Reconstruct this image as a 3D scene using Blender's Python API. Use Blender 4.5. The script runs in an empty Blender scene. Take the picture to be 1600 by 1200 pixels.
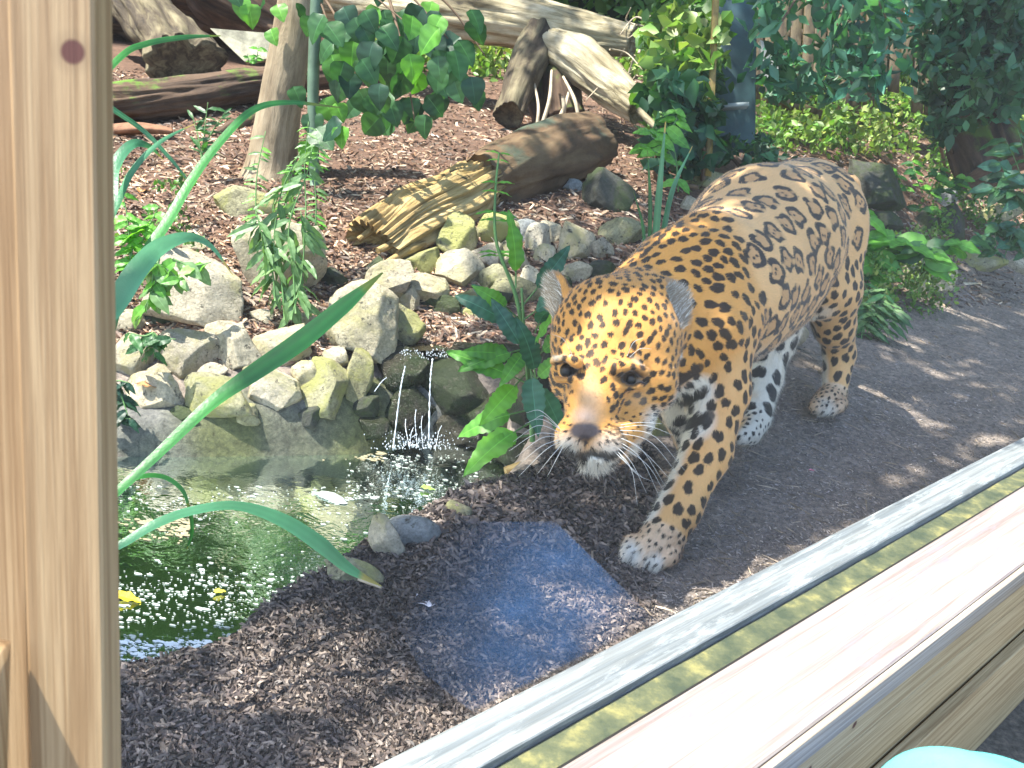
import bpy, bmesh, math, random
import numpy as np
from mathutils import Vector, Matrix, kdtree, noise as mnoise

random.seed(7); rng = np.random.default_rng(7)
scene = bpy.context.scene
COL = scene.collection
R_ = math.radians

# ---------------------------------------------------------------- camera, sky, sun, exposure
PITCH, ROLL, FPX, CAMZ = R_(20), R_(10), 1570.0, 0.95
CAM = np.array([0.0, 0.0, CAMZ])
F0 = np.array([0, math.cos(PITCH), -math.sin(PITCH)])
R0 = np.array([1.0, 0, 0]); U0 = np.array([0, math.sin(PITCH), math.cos(PITCH)])
CX = math.cos(ROLL) * R0 + math.sin(ROLL) * U0
CY = -math.sin(ROLL) * R0 + math.cos(ROLL) * U0
cd = bpy.data.cameras.new('camera'); cam = bpy.data.objects.new('camera', cd); COL.objects.link(cam)
M = Matrix.Identity(4)
for i in range(3):
    M[i][0] = CX[i]; M[i][1] = CY[i]; M[i][2] = -F0[i]; M[i][3] = CAM[i]
cam.matrix_world = M
cd.sensor_width = 36; cd.lens = 36 * FPX / 1600; cd.clip_start = 0.02; cd.clip_end = 200
cd.dof.use_dof = True; cd.dof.focus_distance = 2.1; cd.dof.aperture_fstop = 20
scene.camera = cam

SUN_EL, SUN_AZ = R_(60), R_(-98)        # azimuth measured from +Y (behind the enclosure), negative = to the left
world = bpy.data.worlds.new('World'); scene.world = world; world.use_nodes = True
wn = world.node_tree; bg = wn.nodes['Background']
sky = wn.nodes.new('ShaderNodeTexSky'); sky.sky_type = 'NISHITA'; sky.sun_disc = False
sky.sun_elevation = SUN_EL; sky.sun_rotation = SUN_AZ
wn.links.new(sky.outputs[0], bg.inputs[0]); bg.inputs[1].default_value = 0.15
sl = bpy.data.lights.new('sun', 'SUN'); sl.energy = 4.4; sl.angle = R_(0.6); sl.color = (1, 0.95, 0.86)
sun = bpy.data.objects.new('sun', sl); COL.objects.link(sun)
sd = Vector((math.sin(SUN_AZ) * math.cos(SUN_EL), math.cos(SUN_AZ) * math.cos(SUN_EL), math.sin(SUN_EL)))
sun.rotation_euler = sd.to_track_quat('Z', 'Y').to_euler(); sun.location = (0, 0, 8)
scene.view_settings.view_transform = 'Standard'; scene.view_settings.look = 'None'
scene.view_settings.gamma = 1; scene.view_settings.use_curve_mapping = False
scene.view_settings.exposure = 1.68
scene.cycles.max_bounces = 8; scene.cycles.transparent_max_bounces = 24
scene.cycles.use_denoising = True
scene.cycles.sample_clamp_indirect = 4

# ---------------------------------------------------------------- helpers
def W(u, v, D):
    dx, dy = u - 800, v - 600
    r = dx * math.cos(ROLL) + dy * math.sin(ROLL); d = -dx * math.sin(ROLL) + dy * math.cos(ROLL)
    return CAM + D * (F0 + R0 * r / FPX - U0 * d / FPX)
def Z(u, v, z):
    a = W(u, v, 1.0) - CAM
    return CAM + a * ((z - CAMZ) / a[2])
def depth_of(p): return float(np.dot(np.asarray(p) - CAM, F0))

def mesh_np(name, V, Fs, mats=(), smooth=True, colors=None):
    """mesh from numpy verts and faces (n x 3 or n x 4)"""
    V = np.asarray(V, dtype=np.float32); Fs = np.asarray(Fs, dtype=np.int32)
    me = bpy.data.meshes.new(name)
    k = Fs.shape[1]
    me.vertices.add(len(V)); me.vertices.foreach_set('co', V.ravel())
    me.loops.add(Fs.size); me.loops.foreach_set('vertex_index', Fs.ravel())
    me.polygons.add(len(Fs)); me.polygons.foreach_set('loop_start', np.arange(0, Fs.size, k, dtype=np.int32))
    me.polygons.foreach_set('loop_total', np.full(len(Fs), k, dtype=np.int32))
    me.polygons.foreach_set('use_smooth', np.full(len(Fs), smooth, dtype=bool))
    me.update(calc_edges=True)
    if colors is not None:
        a = me.color_attributes.new('col', 'FLOAT_COLOR', 'POINT')
        c = np.ones((len(V), 4), dtype=np.float32); c[:, :colors.shape[1]] = colors
        a.data.foreach_set('color', c.ravel())
    for m in mats: me.materials.append(m)
    return me
def link(name, me, parent=None, loc=None, label=None, cat=None, group=None, kind=None, color=None):
    o = bpy.data.objects.new(name, me); COL.objects.link(o)
    if loc is not None: o.location = loc
    if parent is not None: o.parent = parent
    tag(o, label, cat, group, kind)
    if color is not None: o.color = (*color, 1)
    return o
def tag(o, label=None, cat=None, group=None, kind=None):
    for k, v in (('label', label), ('category', cat), ('group', group), ('kind', kind)):
        if v: o[k] = v
    return o
def thing(name, loc, label, cat, group=None):
    return link(name, None, None, loc, label, cat, group)
def local(V, o): return np.asarray(V) - np.array(o.location) if o is not None else np.asarray(V)
def part(name, V, Fs, mat, parent, smooth=True, colors=None, kind=None, color=None):
    """world-space verts, put under the parent thing (whose only transform is its location)"""
    root = parent; off = np.zeros(3)
    while root is not None: off = off + np.array(root.location); root = root.parent
    o = link(name, mesh_np(name, np.asarray(V) - off, Fs, [mat], smooth, colors), parent, kind=kind, color=color)
    return o
def solo(name, V, Fs, mat, label, cat, group=None, kind=None, smooth=True, colors=None, color=None):
    V = np.asarray(V); c = np.array([V[:, 0].mean(), V[:, 1].mean(), V[:, 2].min()])
    return link(name, mesh_np(name, V - c, Fs, [mat], smooth, colors), None, c, label, cat, group, kind, color)

def tube(P, r, n=8, cap=True):
    """verts, quad faces of a tube along P with radii r"""
    P = np.asarray(P, float); m = len(P); r = np.broadcast_to(np.asarray(r, float), (m,))
    T = np.gradient(P, axis=0); T /= np.linalg.norm(T, axis=1)[:, None] + 1e-9
    ref = np.array([0, 0, 1.0]) if abs(T[0][2]) < .9 else np.array([1.0, 0, 0])
    V = []
    N = np.cross(T[0], ref); N /= np.linalg.norm(N)
    for i in range(m):
        N = N - T[i] * np.dot(N, T[i]); N /= np.linalg.norm(N); B = np.cross(T[i], N)
        a = np.arange(n) * 2 * math.pi / n
        V.append(P[i] + r[i] * (np.cos(a)[:, None] * N + np.sin(a)[:, None] * B))
    V = np.concatenate(V); Fq = []
    for i in range(m - 1):
        for j in range(n):
            k = (j + 1) % n; Fq.append((i * n + j, i * n + k, (i + 1) * n + k, (i + 1) * n + j))
    if cap:
        for base, c in ((0, P[0]), ((m - 1) * n, P[-1])):
            V = np.vstack([V, c]); ci = len(V) - 1
            for j in range(0, n, 1):
                k = (j + 1) % n; Fq.append((base + j, base + k, ci, ci))
    return V, np.array([f if f[2] != f[3] else (f[0], f[1], f[2], f[2]) for f in Fq])
def fix_quads(Fq): return Fq
def tri(Fs):
    Fs = np.asarray(Fs)
    if Fs.shape[1] == 3: return Fs
    a = Fs[:, [0, 1, 2]]; b = Fs[:, [0, 2, 3]]; b = b[(b[:, 1] != b[:, 2])]
    return np.vstack([a, b])
def catmull(P, n):
    P = np.asarray(P, float); P = np.vstack([2 * P[0] - P[1], P, 2 * P[-1] - P[-2]]); m = len(P) - 3
    out = []
    for t in np.linspace(0, m - 1e-6, n):
        i = int(t); f = t - i; a, b, c, d = P[i:i + 4]
        out.append(.5 * (2 * b + (c - a) * f + (2 * a - 5 * b + 4 * c - d) * f * f + (3 * b - a - 3 * c + d) * f ** 3))
    return np.array(out)
def join(parts):
    V = []; Fl = []; o = 0
    for v, f in parts:
        V.append(v); Fl.append(tri(f) + o); o += len(v)
    return np.vstack(V), np.vstack(Fl)
def board(p0, p1, wv, tv, n=2):
    """box from p0 to p1 with half-width vector wv and half-thickness vector tv, small bevel"""
    p0, p1, wv, tv = map(lambda a: np.asarray(a, float), (p0, p1, wv, tv))
    ring = []
    lw, lt = np.linalg.norm(wv), np.linalg.norm(tv); e = min(lw, lt) * .12
    a, c = 1 - e / lw, 1 - e / lt
    for s, t in ((a, 1), (1, c), (1, -c), (a, -1), (-a, -1), (-1, -c), (-1, c), (-a, 1)): ring.append(s * wv + t * tv)
    ring = np.array(ring); V = []
    for i in range(n): V.append(p0 + (p1 - p0) * i / (n - 1) + ring)
    V = np.vstack(V); Fq = []
    for i in range(n - 1):
        for j in range(8):
            k = (j + 1) % 8; Fq.append((i * 8 + j, (i + 1) * 8 + j, (i + 1) * 8 + k, i * 8 + k))
    o = (n - 1) * 8
    for s in (0, o):
        for q in ((0, 1, 2, 3), (0, 3, 4, 7), (4, 5, 6, 7)): Fq.append(tuple(s + x for x in (q if s == 0 else q[::-1])))
    return V, np.array(Fq)

# ---------------------------------------------------------------- materials
def new_mat(name):
    m = bpy.data.materials.new(name); m.use_nodes = True; nt = m.node_tree
    return m, nt, nt.nodes['Principled BSDF']
def N(nt, typ, **kw):
    n = nt.nodes.new(typ)
    for k, v in kw.items():
        if k.startswith('i_'):
            n.inputs[int(k[2:])].default_value = v
        else: setattr(n, k, v)
    return n
def vec(nt, stretch=(1, 1, 1), rot=(0, 0, 0), coord='pos'):
    mp = N(nt, 'ShaderNodeMapping'); mp.inputs['Scale'].default_value = stretch; mp.inputs['Rotation'].default_value = rot
    if coord == 'pos':
        g = N(nt, 'ShaderNodeNewGeometry'); nt.links.new(g.outputs['Position'], mp.inputs[0])
    else:
        g = N(nt, 'ShaderNodeTexCoord'); nt.links.new(g.outputs[coord], mp.inputs[0])
    return mp.outputs[0]
def noise(nt, v, scale, detail=6, rough=.6, dist=0):
    n = N(nt, 'ShaderNodeTexNoise'); n.inputs['Scale'].default_value = scale; n.inputs['Detail'].default_value = detail
    n.inputs['Roughness'].default_value = rough; n.inputs['Distortion'].default_value = dist
    nt.links.new(v, n.inputs['Vector']); return n.outputs['Fac']
def ramp(nt, fac, stops):
    r = N(nt, 'ShaderNodeValToRGB'); e = r.color_ramp.elements
    while len(e) < len(stops): e.new(.5)
    for el, (p, c) in zip(e, stops): el.position = p; el.color = (*c, 1) if len(c) == 3 else c
    nt.links.new(fac, r.inputs[0]); return r.outputs[0]
def mixc(nt, fac, a, b, mode='MIX'):
    m = N(nt, 'ShaderNodeMix', data_type='RGBA', blend_type=mode)
    for sock, x in ((0, fac), (6, a), (7, b)):
        if hasattr(x, 'is_output'): nt.links.new(x, m.inputs[sock])
        else: m.inputs[sock].default_value = (*x, 1) if isinstance(x, tuple) else x
    return m.outputs[2]
def math_(nt, op, a, b=0.0):
    m = N(nt, 'ShaderNodeMath', operation=op)
    for i, x in enumerate((a, b)):
        if hasattr(x, 'is_output'): nt.links.new(x, m.inputs[i])
        else: m.inputs[i].default_value = x
    return m.outputs[0]
def bump(nt, pb, h, strength=.5, dist=.01, prev=None):
    b = N(nt, 'ShaderNodeBump'); b.inputs['Strength'].default_value = strength; b.inputs['Distance'].default_value = dist
    nt.links.new(h, b.inputs['Height'])
    if prev is not None: nt.links.new(prev, b.inputs['Normal'])
    if pb is not None: nt.links.new(b.outputs[0], pb.inputs['Normal'])
    return b.outputs[0]
def sphere_mask(nt, c, r0, r1, stretch=(1, 1, 1)):
    """1 inside r0 of the world point c, 0 beyond r1"""
    g = N(nt, 'ShaderNodeNewGeometry'); s = N(nt, 'ShaderNodeVectorMath', operation='SUBTRACT'); nt.links.new(g.outputs['Position'], s.inputs[0]); s.inputs[1].default_value = tuple(c)
    mu = N(nt, 'ShaderNodeVectorMath', operation='MULTIPLY'); nt.links.new(s.outputs[0], mu.inputs[0]); mu.inputs[1].default_value = stretch
    l = N(nt, 'ShaderNodeVectorMath', operation='LENGTH'); nt.links.new(mu.outputs[0], l.inputs[0])
    mr = N(nt, 'ShaderNodeMapRange'); nt.links.new(l.outputs['Value'], mr.inputs[0]); mr.inputs[1].default_value = r0; mr.inputs[2].default_value = r1; mr.inputs[3].default_value = 1; mr.inputs[4].default_value = 0
    return mr.outputs[0]

def rock_mat(name, c1, c2, lichen, amt, rough=.85, wet=False):
    m, nt, pb = new_mat(name); v = vec(nt)
    base = ramp(nt, noise(nt, v, 14, 8, .65, .4), [(.3, c2), (.62, c1)])
    fine = ramp(nt, noise(nt, v, 120, 4, .7), [(.3, (.55, .55, .55)), (.6, (1, 1, 1))])
    base = mixc(nt, 1.0, base, fine, 'MULTIPLY')
    lm = ramp(nt, noise(nt, v, 7, 6, .7, .6), [(amt, (1, 1, 1)), (amt + .12, (0, 0, 0))])
    base = mixc(nt, lm, base, lichen)
    sp = ramp(nt, noise(nt, v, 45, 5, .7), [(.33, (1, 1, 1)), (.42, (0, 0, 0))])
    base = mixc(nt, sp, base, (.09, .085, .06))
    oi = N(nt, 'ShaderNodeObjectInfo'); base = mixc(nt, 1.0, base, oi.outputs['Color'], 'MULTIPLY')
    nt.links.new(base, pb.inputs['Base Color']); pb.inputs['Roughness'].default_value = .18 if wet else rough
    b = bump(nt, None, noise(nt, v, 22, 9, .75), 1.0, .02)
    vo = N(nt, 'ShaderNodeTexVoronoi', feature='DISTANCE_TO_EDGE'); vo.inputs['Scale'].default_value = 11; nt.links.new(v, vo.inputs['Vector'])
    cr = ramp(nt, vo.outputs[0], [(0, (0, 0, 0)), (.03, (1, 1, 1))])
    b = bump(nt, None, cr, .15, .004, b)
    bump(nt, pb, noise(nt, v, 130, 6, .75), .8, .006, b)
    return m
M_rock = rock_mat('pale_stone', (.68, .61, .45), (.46, .41, .28), (.45, .41, .22), .37)
M_rock_moss = rock_mat('mossy_stone', (.44, .42, .26), (.25, .24, .13), (.34, .34, .12), .42)
M_rock_dark = rock_mat('dark_stone', (.10, .105, .085), (.035, .04, .03), (.06, .085, .03), .45)
M_rock_wet = rock_mat('wet_stone', (.055, .05, .03), (.02, .018, .012), (.03, .045, .015), .45, wet=True)
M_rock_grey = rock_mat('grey_cobble', (.34, .37, .36), (.22, .24, .24), (.28, .3, .22), .3, .6)

def bark_mat(name, c1, c2, c3, axis='z', scale=18, stretch=8, bumpd=.012, moss=None, rot=(0, 0, 0)):
    m, nt, pb = new_mat(name)
    v = vec(nt, (1, 1, 1), coord='Object')
    at = N(nt, 'ShaderNodeAttribute'); at.attribute_name = 'lc'
    mp = N(nt, 'ShaderNodeMapping'); mp.inputs['Scale'].default_value = (1, 1, 1 / stretch); nt.links.new(at.outputs['Vector'], mp.inputs[0]); vs = mp.outputs[0]
    f = noise(nt, vs, scale, 8, .7, .5)
    base = ramp(nt, f, [(.32, c3), (.45, c2), (.62, c1)])
    big = ramp(nt, noise(nt, v, 5, 4, .6), [(.35, (.6, .58, .55)), (.6, (1, 1, 1))])
    base = mixc(nt, 1.0, base, big, 'MULTIPLY')
    if moss:
        g = N(nt, 'ShaderNodeNewGeometry'); sx = N(nt, 'ShaderNodeSeparateXYZ'); nt.links.new(g.outputs['Normal'], sx.inputs[0])
        k = math_(nt, 'MULTIPLY', ramp(nt, sx.outputs[2], [(.3, (0, 0, 0)), (.8, (1, 1, 1))]), ramp(nt, noise(nt, v, 6, 5, .6), [(.5, (0, 0, 0)), (.6, (1, 1, 1))]))
        base = mixc(nt, k, base, moss)
    nt.links.new(base, pb.inputs['Base Color']); pb.inputs['Roughness'].default_value = .85
    b = bump(nt, None, f, .9, bumpd)
    bump(nt, pb, noise(nt, v, 90, 5, .7), .4, .003, b)
    return m
M_trunk = bark_mat('pale_grey_bark', (.40, .33, .22), (.28, .22, .14), (.12, .09, .055), scale=22, stretch=5)
M_log_dark = bark_mat('dark_rotting_wood', (.16, .10, .06), (.07, .042, .025), (.02, .012, .008), scale=16, stretch=8, moss=(.10, .20, .02))
M_log_pale = bark_mat('weathered_pale_wood', (.55, .50, .36), (.30, .26, .15), (.04, .03, .018), scale=20, stretch=9, bumpd=.02)
M_log_yellow = bark_mat('splintered_yellow_wood', (.58, .44, .20), (.38, .26, .09), (.03, .02, .01), scale=30, stretch=14, bumpd=.02)
M_log_smooth = bark_mat('smooth_brown_bark', (.19, .13, .065), (.12, .07, .032), (.04, .03, .018), scale=9, stretch=3, moss=(.06, .08, .05))
M_stump = bark_mat('stump_bark', (.22, .19, .11), (.08, .06, .035), (.02, .013, .008), scale=18, stretch=5, bumpd=.02)

def wood_mat(name, c1, c2, dirv, side, scale=60, knots=(), knotc=(.10, .03, .02), rough=.6, blotch=None):
    """sawn timber: grain runs along dirv (world vector)"""
    m, nt, pb = new_mat(name)
    d = Vector(dirv).normalized(); q = d.to_track_quat('Z', 'Y').inverted().to_euler()
    g = N(nt, 'ShaderNodeNewGeometry'); vr = N(nt, 'ShaderNodeVectorRotate', rotation_type='EULER_XYZ'); nt.links.new(g.outputs['Position'], vr.inputs[0]); vr.inputs['Rotation'].default_value = q
    mp = N(nt, 'ShaderNodeMapping'); mp.inputs['Scale'].default_value = (1, 1, .018); nt.links.new(vr.outputs[0], mp.inputs[0]); vs = mp.outputs[0]
    f = noise(nt, vs, scale, 5, .6, .15); f2 = noise(nt, vs, scale * 4, 4, .7)
    base = ramp(nt, f, [(.40, c2), (.58, c1)])
    base = mixc(nt, 1.0, base, ramp(nt, f2, [(.3, (.72, .68, .62)), (.65, (1, 1, 1))]), 'MULTIPLY')
    if blotch:
        mb = N(nt, 'ShaderNodeMapping'); mb.inputs['Scale'].default_value = (1, 1, .12); nt.links.new(vr.outputs[0], mb.inputs[0]); k = ramp(nt, noise(nt, mb.outputs[0], blotch[1], 6, .75, .3), [(blotch[2], (0, 0, 0)), (blotch[2] + .15, (1, 1, 1))])
        base = mixc(nt, k, base, blotch[0])
    for kc, kr in knots:
        halo = sphere_mask(nt, kc, kr * .5, kr * 1.9); base = mixc(nt, math_(nt, 'MULTIPLY', halo, .5), base, tuple(x * .55 for x in c2))
        base = mixc(nt, sphere_mask(nt, kc, kr * .8, kr * 1.05), base, knotc)
    nt.links.new(base, pb.inputs['Base Color']); pb.inputs['Roughness'].default_value = rough
    bump(nt, pb, f2, .35, .0015)
    return m

def leaf_mat(name, c1, c2, trans=.35, rough=.45, vein=True):
    m, nt, pb = new_mat(name); v = vec(nt)
    oi = N(nt, 'ShaderNodeObjectInfo')
    base = ramp(nt, noise(nt, v, 9, 3, .6), [(.35, c2), (.65, c1)])
    base = mixc(nt, 1.0, base, ramp(nt, oi.outputs['Random'], [(0, (.65, .75, .6)), (1, (1.25, 1.15, 1.0))]), 'MULTIPLY')
    if vein:
        tc = N(nt, 'ShaderNodeAttribute'); tc.attribute_name = 'vein'
        base = mixc(nt, tc.outputs['Fac'], base, tuple(min(1, x * 2.2 + .03) for x in c1))
    if not vein:
        at = N(nt, 'ShaderNodeAttribute'); at.attribute_name = 'col'; base = mixc(nt, 1.0, base, at.outputs['Color'], 'MULTIPLY')
    nt.links.new(base, pb.inputs['Base Color']); pb.inputs['Roughness'].default_value = rough
    bump(nt, pb, noise(nt, v, 160, 3, .6), .3, .002)
    tr = N(nt, 'ShaderNodeBsdfTranslucent'); nt.links.new(mixc(nt, 1.0, base, (1.3, 1.5, .6), 'MULTIPLY'), tr.inputs[0])
    mx = N(nt, 'ShaderNodeMixShader'); mx.inputs[0].default_value = trans
    nt.links.new(pb.outputs[0], mx.inputs[1]); nt.links.new(tr.outputs[0], mx.inputs[2]); nt.links.new(mx.outputs[0], nt.nodes['Material Output'].inputs[0])
    return m
M_leaf_mid = leaf_mat('mid_green_leaf', (.05, .16, .05), (.022, .085, .035))
M_leaf_dark = leaf_mat('dark_green_leaf', (.022, .085, .045), (.010, .045, .03))
M_leaf_bright = leaf_mat('bright_green_leaf', (.15, .40, .05), (.08, .26, .04))
M_leaf_teal = leaf_mat('blue_green_leaf', (.06, .20, .13), (.025, .10, .075))
M_blade = leaf_mat('reed_green', (.035, .20, .04), (.02, .12, .03), .22, .4, vein=False)
M_blade_blue = leaf_mat('glaucous_reed', (.09, .28, .17), (.06, .20, .11), .25, .35, vein=False)
M_weed = leaf_mat('grey_green_leaf', (.17, .30, .13), (.09, .19, .08))
def plain(name, c, rough=.6, n=30, var=.35, b=.3, spec=.5):
    m, nt, pb = new_mat(name); v = vec(nt)
    base = ramp(nt, noise(nt, v, n, 5, .6), [(.3, tuple(x * (1 - var) for x in c)), (.7, tuple(min(1, x * (1 + var * .6)) for x in c))])
    nt.links.new(base, pb.inputs['Base Color']); pb.inputs['Roughness'].default_value = rough; pb.inputs['Specular IOR Level'].default_value = spec
    bump(nt, pb, noise(nt, v, n * 5, 4, .6), b, .002); return m
M_stem = plain('green_stem', (.10, .22, .06))
M_twig = plain('brown_twig', (.14, .09, .05), .8)
M_root = plain('pale_dry_twig', (.45, .38, .27), .8)
# ---------------------------------------------------------------- terrain
CTRL_D = [(180,560,2.42),(300,560,2.42),(430,560,2.45),(540,560,2.5),(100,640,2.28),(300,650,2.30),(450,645,2.36),(560,640,2.46),
 (180,480,2.56),(300,500,2.52),(430,480,2.62),(540,470,2.75),(180,400,2.85),(300,390,2.85),(430,350,3.0),(540,400,2.95),
 (300,300,3.3),(450,280,3.5),(180,300,3.3),(600,300,3.5),(300,200,4.2),(500,200,4.3),(180,200,4.2),(300,130,5.2),(600,150,5.2),
 (640,545,2.62),(720,545,2.62),(800,545,2.62),(840,600,2.55),(640,640,2.56),(720,640,2.56),(790,640,2.56),(700,490,2.85),(800,490,2.85),(640,470,2.82),
 (700,430,2.98),(780,430,2.98),(700,350,3.2),(800,360,3.2),(900,420,3.0),(900,350,3.3),(1000,420,3.05),(1000,350,3.4),(820,280,3.8),
 (700,250,4.0),(700,170,5.2),(950,250,4.2),(1100,290,4.2),(1000,200,5.2),(1200,220,5.5),(1150,330,3.9),(1250,530,3.35),(1200,450,3.6),
 (1380,470,4.0),(1400,400,4.3),(1400,320,5.0),(1500,430,4.9),(1600,430,5.4),(1500,480,4.3),(1550,330,6.0),(1500,220,7.0),(1350,230,6.0),(1600,250,7.0),(1600,330,6.3),
 (800,60,8.0),(400,40,7.5),(200,60,7.0),(1100,100,7.5),(860,700,2.48),(840,740,2.35),(1000,640,2.7)]
CTRL_Z = [(250,1120,0),(600,1100,0),(900,1000,0),(250,1190,0),(1015,885,0),(1300,760,.02),(1290,645,.06),(1450,560,.07),(1600,640,.05),(1450,700,.03),(1600,540,.08),(1150,640,.05),(1150,730,.02),(1100,820,.01),
 (450,950,.0),(330,1050,-.02),(560,900,.02),(690,830,.035),(800,770,.04),(960,770,.02),(900,720,.03),(700,930,.03),(560,1000,.01),(850,850,.02)]
pts = [W(*c) for c in CTRL_D] + [Z(*c) for c in CTRL_Z]
pts += [np.array(p) for p in ((-1.2, 1.2, -.05), (-1.6, 2.0, -.05), (-2, 2.8, .2), (-3, 4, .4), (-5, 8, .7), (0, 9, .75), (6, 9, .7), (9, 9, .6), (5, 5, .2), (4, 3.5, .12), (3, 2.2, .08), (9, 5, .2), (0, 14, .9), (12, 14, .8), (-8, 14, .9), (-10, 3, .3), (-1, .5, -.05), (12, 2, .1))]
pts = np.array(pts)
PX, PZ = pts[:, :2], pts[:, 2]
def phi(r): return np.where(r > 1e-9, r, 0.0)      # linear kernel: no overshoot
K = phi(np.linalg.norm(PX[:, None] - PX[None], axis=2)) - np.eye(len(PX)) * .015
A = np.block([[K, np.ones((len(PX), 1))], [np.ones((1, len(PX))), np.zeros((1, 1))]])
WGT = np.linalg.solve(A, np.append(PZ, 0))
def rbf(x, y):
    x = np.asarray(x, float).ravel(); y = np.asarray(y, float).ravel(); out = np.full(x.shape, WGT[-1])
    for i in range(len(PX)): out += WGT[i] * np.hypot(x - PX[i, 0], y - PX[i, 1])
    return out
WATER_Z = -.10
pond_px = [(180,716),(300,716),(420,714),(560,711),(600,700),(640,690),(700,690),(770,700),(790,735),(770,765),(715,800),(640,840),(590,870),(520,915),(470,950),(400,975),(330,1040),(260,1055),(185,1072)]
pond = np.array([Z(u, v, WATER_Z)[:2] for u, v in pond_px] + [(-1.0, 1.25), (-1.25, 1.6), (-1.15, 2.05)])
pond = np.vstack([pond])
def poly_sd(x, y, P):
    """signed distance to polygon, negative inside"""
    d = np.full(x.shape, 1e9); ins = np.zeros(x.shape, bool); n = len(P)
    for i in range(n):
        a, b = P[i], P[(i + 1) % n]; e = b - a
        t = np.clip(((x - a[0]) * e[0] + (y - a[1]) * e[1]) / (e @ e), 0, 1)
        d = np.minimum(d, np.hypot(x - a[0] - t * e[0], y - a[1] - t * e[1]))
        c = ((a[1] > y) != (b[1] > y)) & (x < (b[0] - a[0]) * (y - a[1]) / (b[1] - a[1] + 1e-12) + a[0]); ins ^= c
    return np.where(ins, -d, d)
SN = np.array([.747, -.665]); SP = np.array([.128, .944]); SDIR = np.array([.665, .747])
def side(x, y): return (x - SP[0]) * SN[0] + (y - SP[1]) * SN[1]
def fbm(x, y, s, o=4, seed=0):
    out = np.zeros_like(x); a = 1.0
    r = np.random.default_rng(seed)
    for k in range(o):
        for _ in range(5):
            th, ph = r.uniform(0, 6.28, 2); f = s * 2 ** k * r.uniform(.7, 1.4)
            out += a * np.sin((x * math.cos(th) + y * math.sin(th)) * f + ph) / 5
        a *= .55
    return out
def axis(lo, a, b, hi, fine, grow):
    core = np.arange(a, b, fine); L = [a]; s = fine
    while L[-1] > lo: s *= grow; L.append(L[-1] - s)
    H = [core[-1]]; s = fine
    while H[-1] < hi: s *= grow; H.append(H[-1] + s)
    return np.concatenate([np.array(L[1:])[::-1], core, np.array(H[1:])])
GX = axis(-60, -1.3, 2.6, 60, .011, 1.045); GY = axis(-8, .8, 4.2, 80, .011, 1.045)
gx, gy = np.meshgrid(GX, GY, indexing='ij'); sh = gx.shape
gxf, gyf = gx.ravel(), gy.ravel()
cx = np.clip(gxf, -11, 13); cy = np.clip(gyf, .3, 15)
h = rbf(cx, cy)
sdv = poly_sd(gxf, gyf, pond)
# bank height close to the water edge is pulled to the waterline, deeper inside
t = np.clip(sdv / .07, 0, 1); h = np.where(sdv > 0, (WATER_Z - .012) * (1 - t) ** 2 + h * (1 - (1 - t) ** 2), WATER_Z - .012 - np.clip(-sdv * 1.6, 0, .34))
near = np.clip(1 - (np.hypot(gxf - .4, gyf - 2.2) - 2.5) / 2, .0, 1)
rough_ = fbm(gxf, gyf, 9, 3, 3) * .008 + near * fbm(gxf, gyf, 45, 4, 5) * .0042
bank = (sdv > -.4) & (sdv < .10) & (gyf > 1.9)
h += np.where(bank, rough_ * .35, rough_)
mb_ = np.clip((1.75 - gyf) / .3, 0, 1) * np.clip((.75 - gxf) / .3, 0, 1) * (sdv > .02); h += mb_ * (fbm(gxf, gyf, 34, 4, 15) * .011 + fbm(gxf, gyf, 90, 2, 16) * .004)
s_ = side(gxf, gyf)
h = np.where(s_ > -.10, -.38 + .01 * fbm(gxf, gyf, 6, 3, 9), h)
H = h.reshape(sh)
def hgt(x, y):
    x = np.atleast_1d(np.asarray(x, float)); y = np.atleast_1d(np.asarray(y, float))
    i = np.clip(np.searchsorted(GX, x) - 1, 0, len(GX) - 2); j = np.clip(np.searchsorted(GY, y) - 1, 0, len(GY) - 2)
    fx = np.clip((x - GX[i]) / (GX[i + 1] - GX[i]), 0, 1); fy = np.clip((y - GY[j]) / (GY[j + 1] - GY[j]), 0, 1)
    return (H[i, j] * (1 - fx) + H[i + 1, j] * fx) * (1 - fy) + (H[i, j + 1] * (1 - fx) + H[i + 1, j + 1] * fx) * fy
def T(u, v, lo=.9, hi=30):
    """where the camera ray through pixel (u, v) of the photograph meets the terrain"""
    a = W(u, v, 1.0) - CAM; D = lo * (hi / lo) ** np.linspace(0, 1, 1200); P = CAM + D[:, None] * a
    g = P[:, 2] - hgt(P[:, 0], P[:, 1]); k = np.argmax(g < 0)
    if not (g < 0).any(): k = len(D) - 1
    return P[k], D[k]

m, nt, pb = new_mat('forest_soil'); v = vec(nt)
at = N(nt, 'ShaderNodeAttribute'); at.attribute_name = 'col'
f1 = noise(nt, v, 60, 8, .75, .3); f2 = noise(nt, v, 9, 5, .6)
base = mixc(nt, 1.0, at.outputs['Color'], ramp(nt, f1, [(.3, (.35, .33, .32)), (.5, (.9, .9, .9)), (.72, (1.7, 1.6, 1.5))]), 'MULTIPLY')
base = mixc(nt, 1.0, base, ramp(nt, f2, [(.3, (.72, .70, .68)), (.7, (1.2, 1.18, 1.15))]), 'MULTIPLY')
nt.links.new(base, pb.inputs['Base Color']); pb.inputs['Roughness'].default_value = .85
b = bump(nt, None, f1, .9, .012); bump(nt, pb, noise(nt, v, 220, 5, .8), .7, .005, b)
M_soil = m
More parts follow.
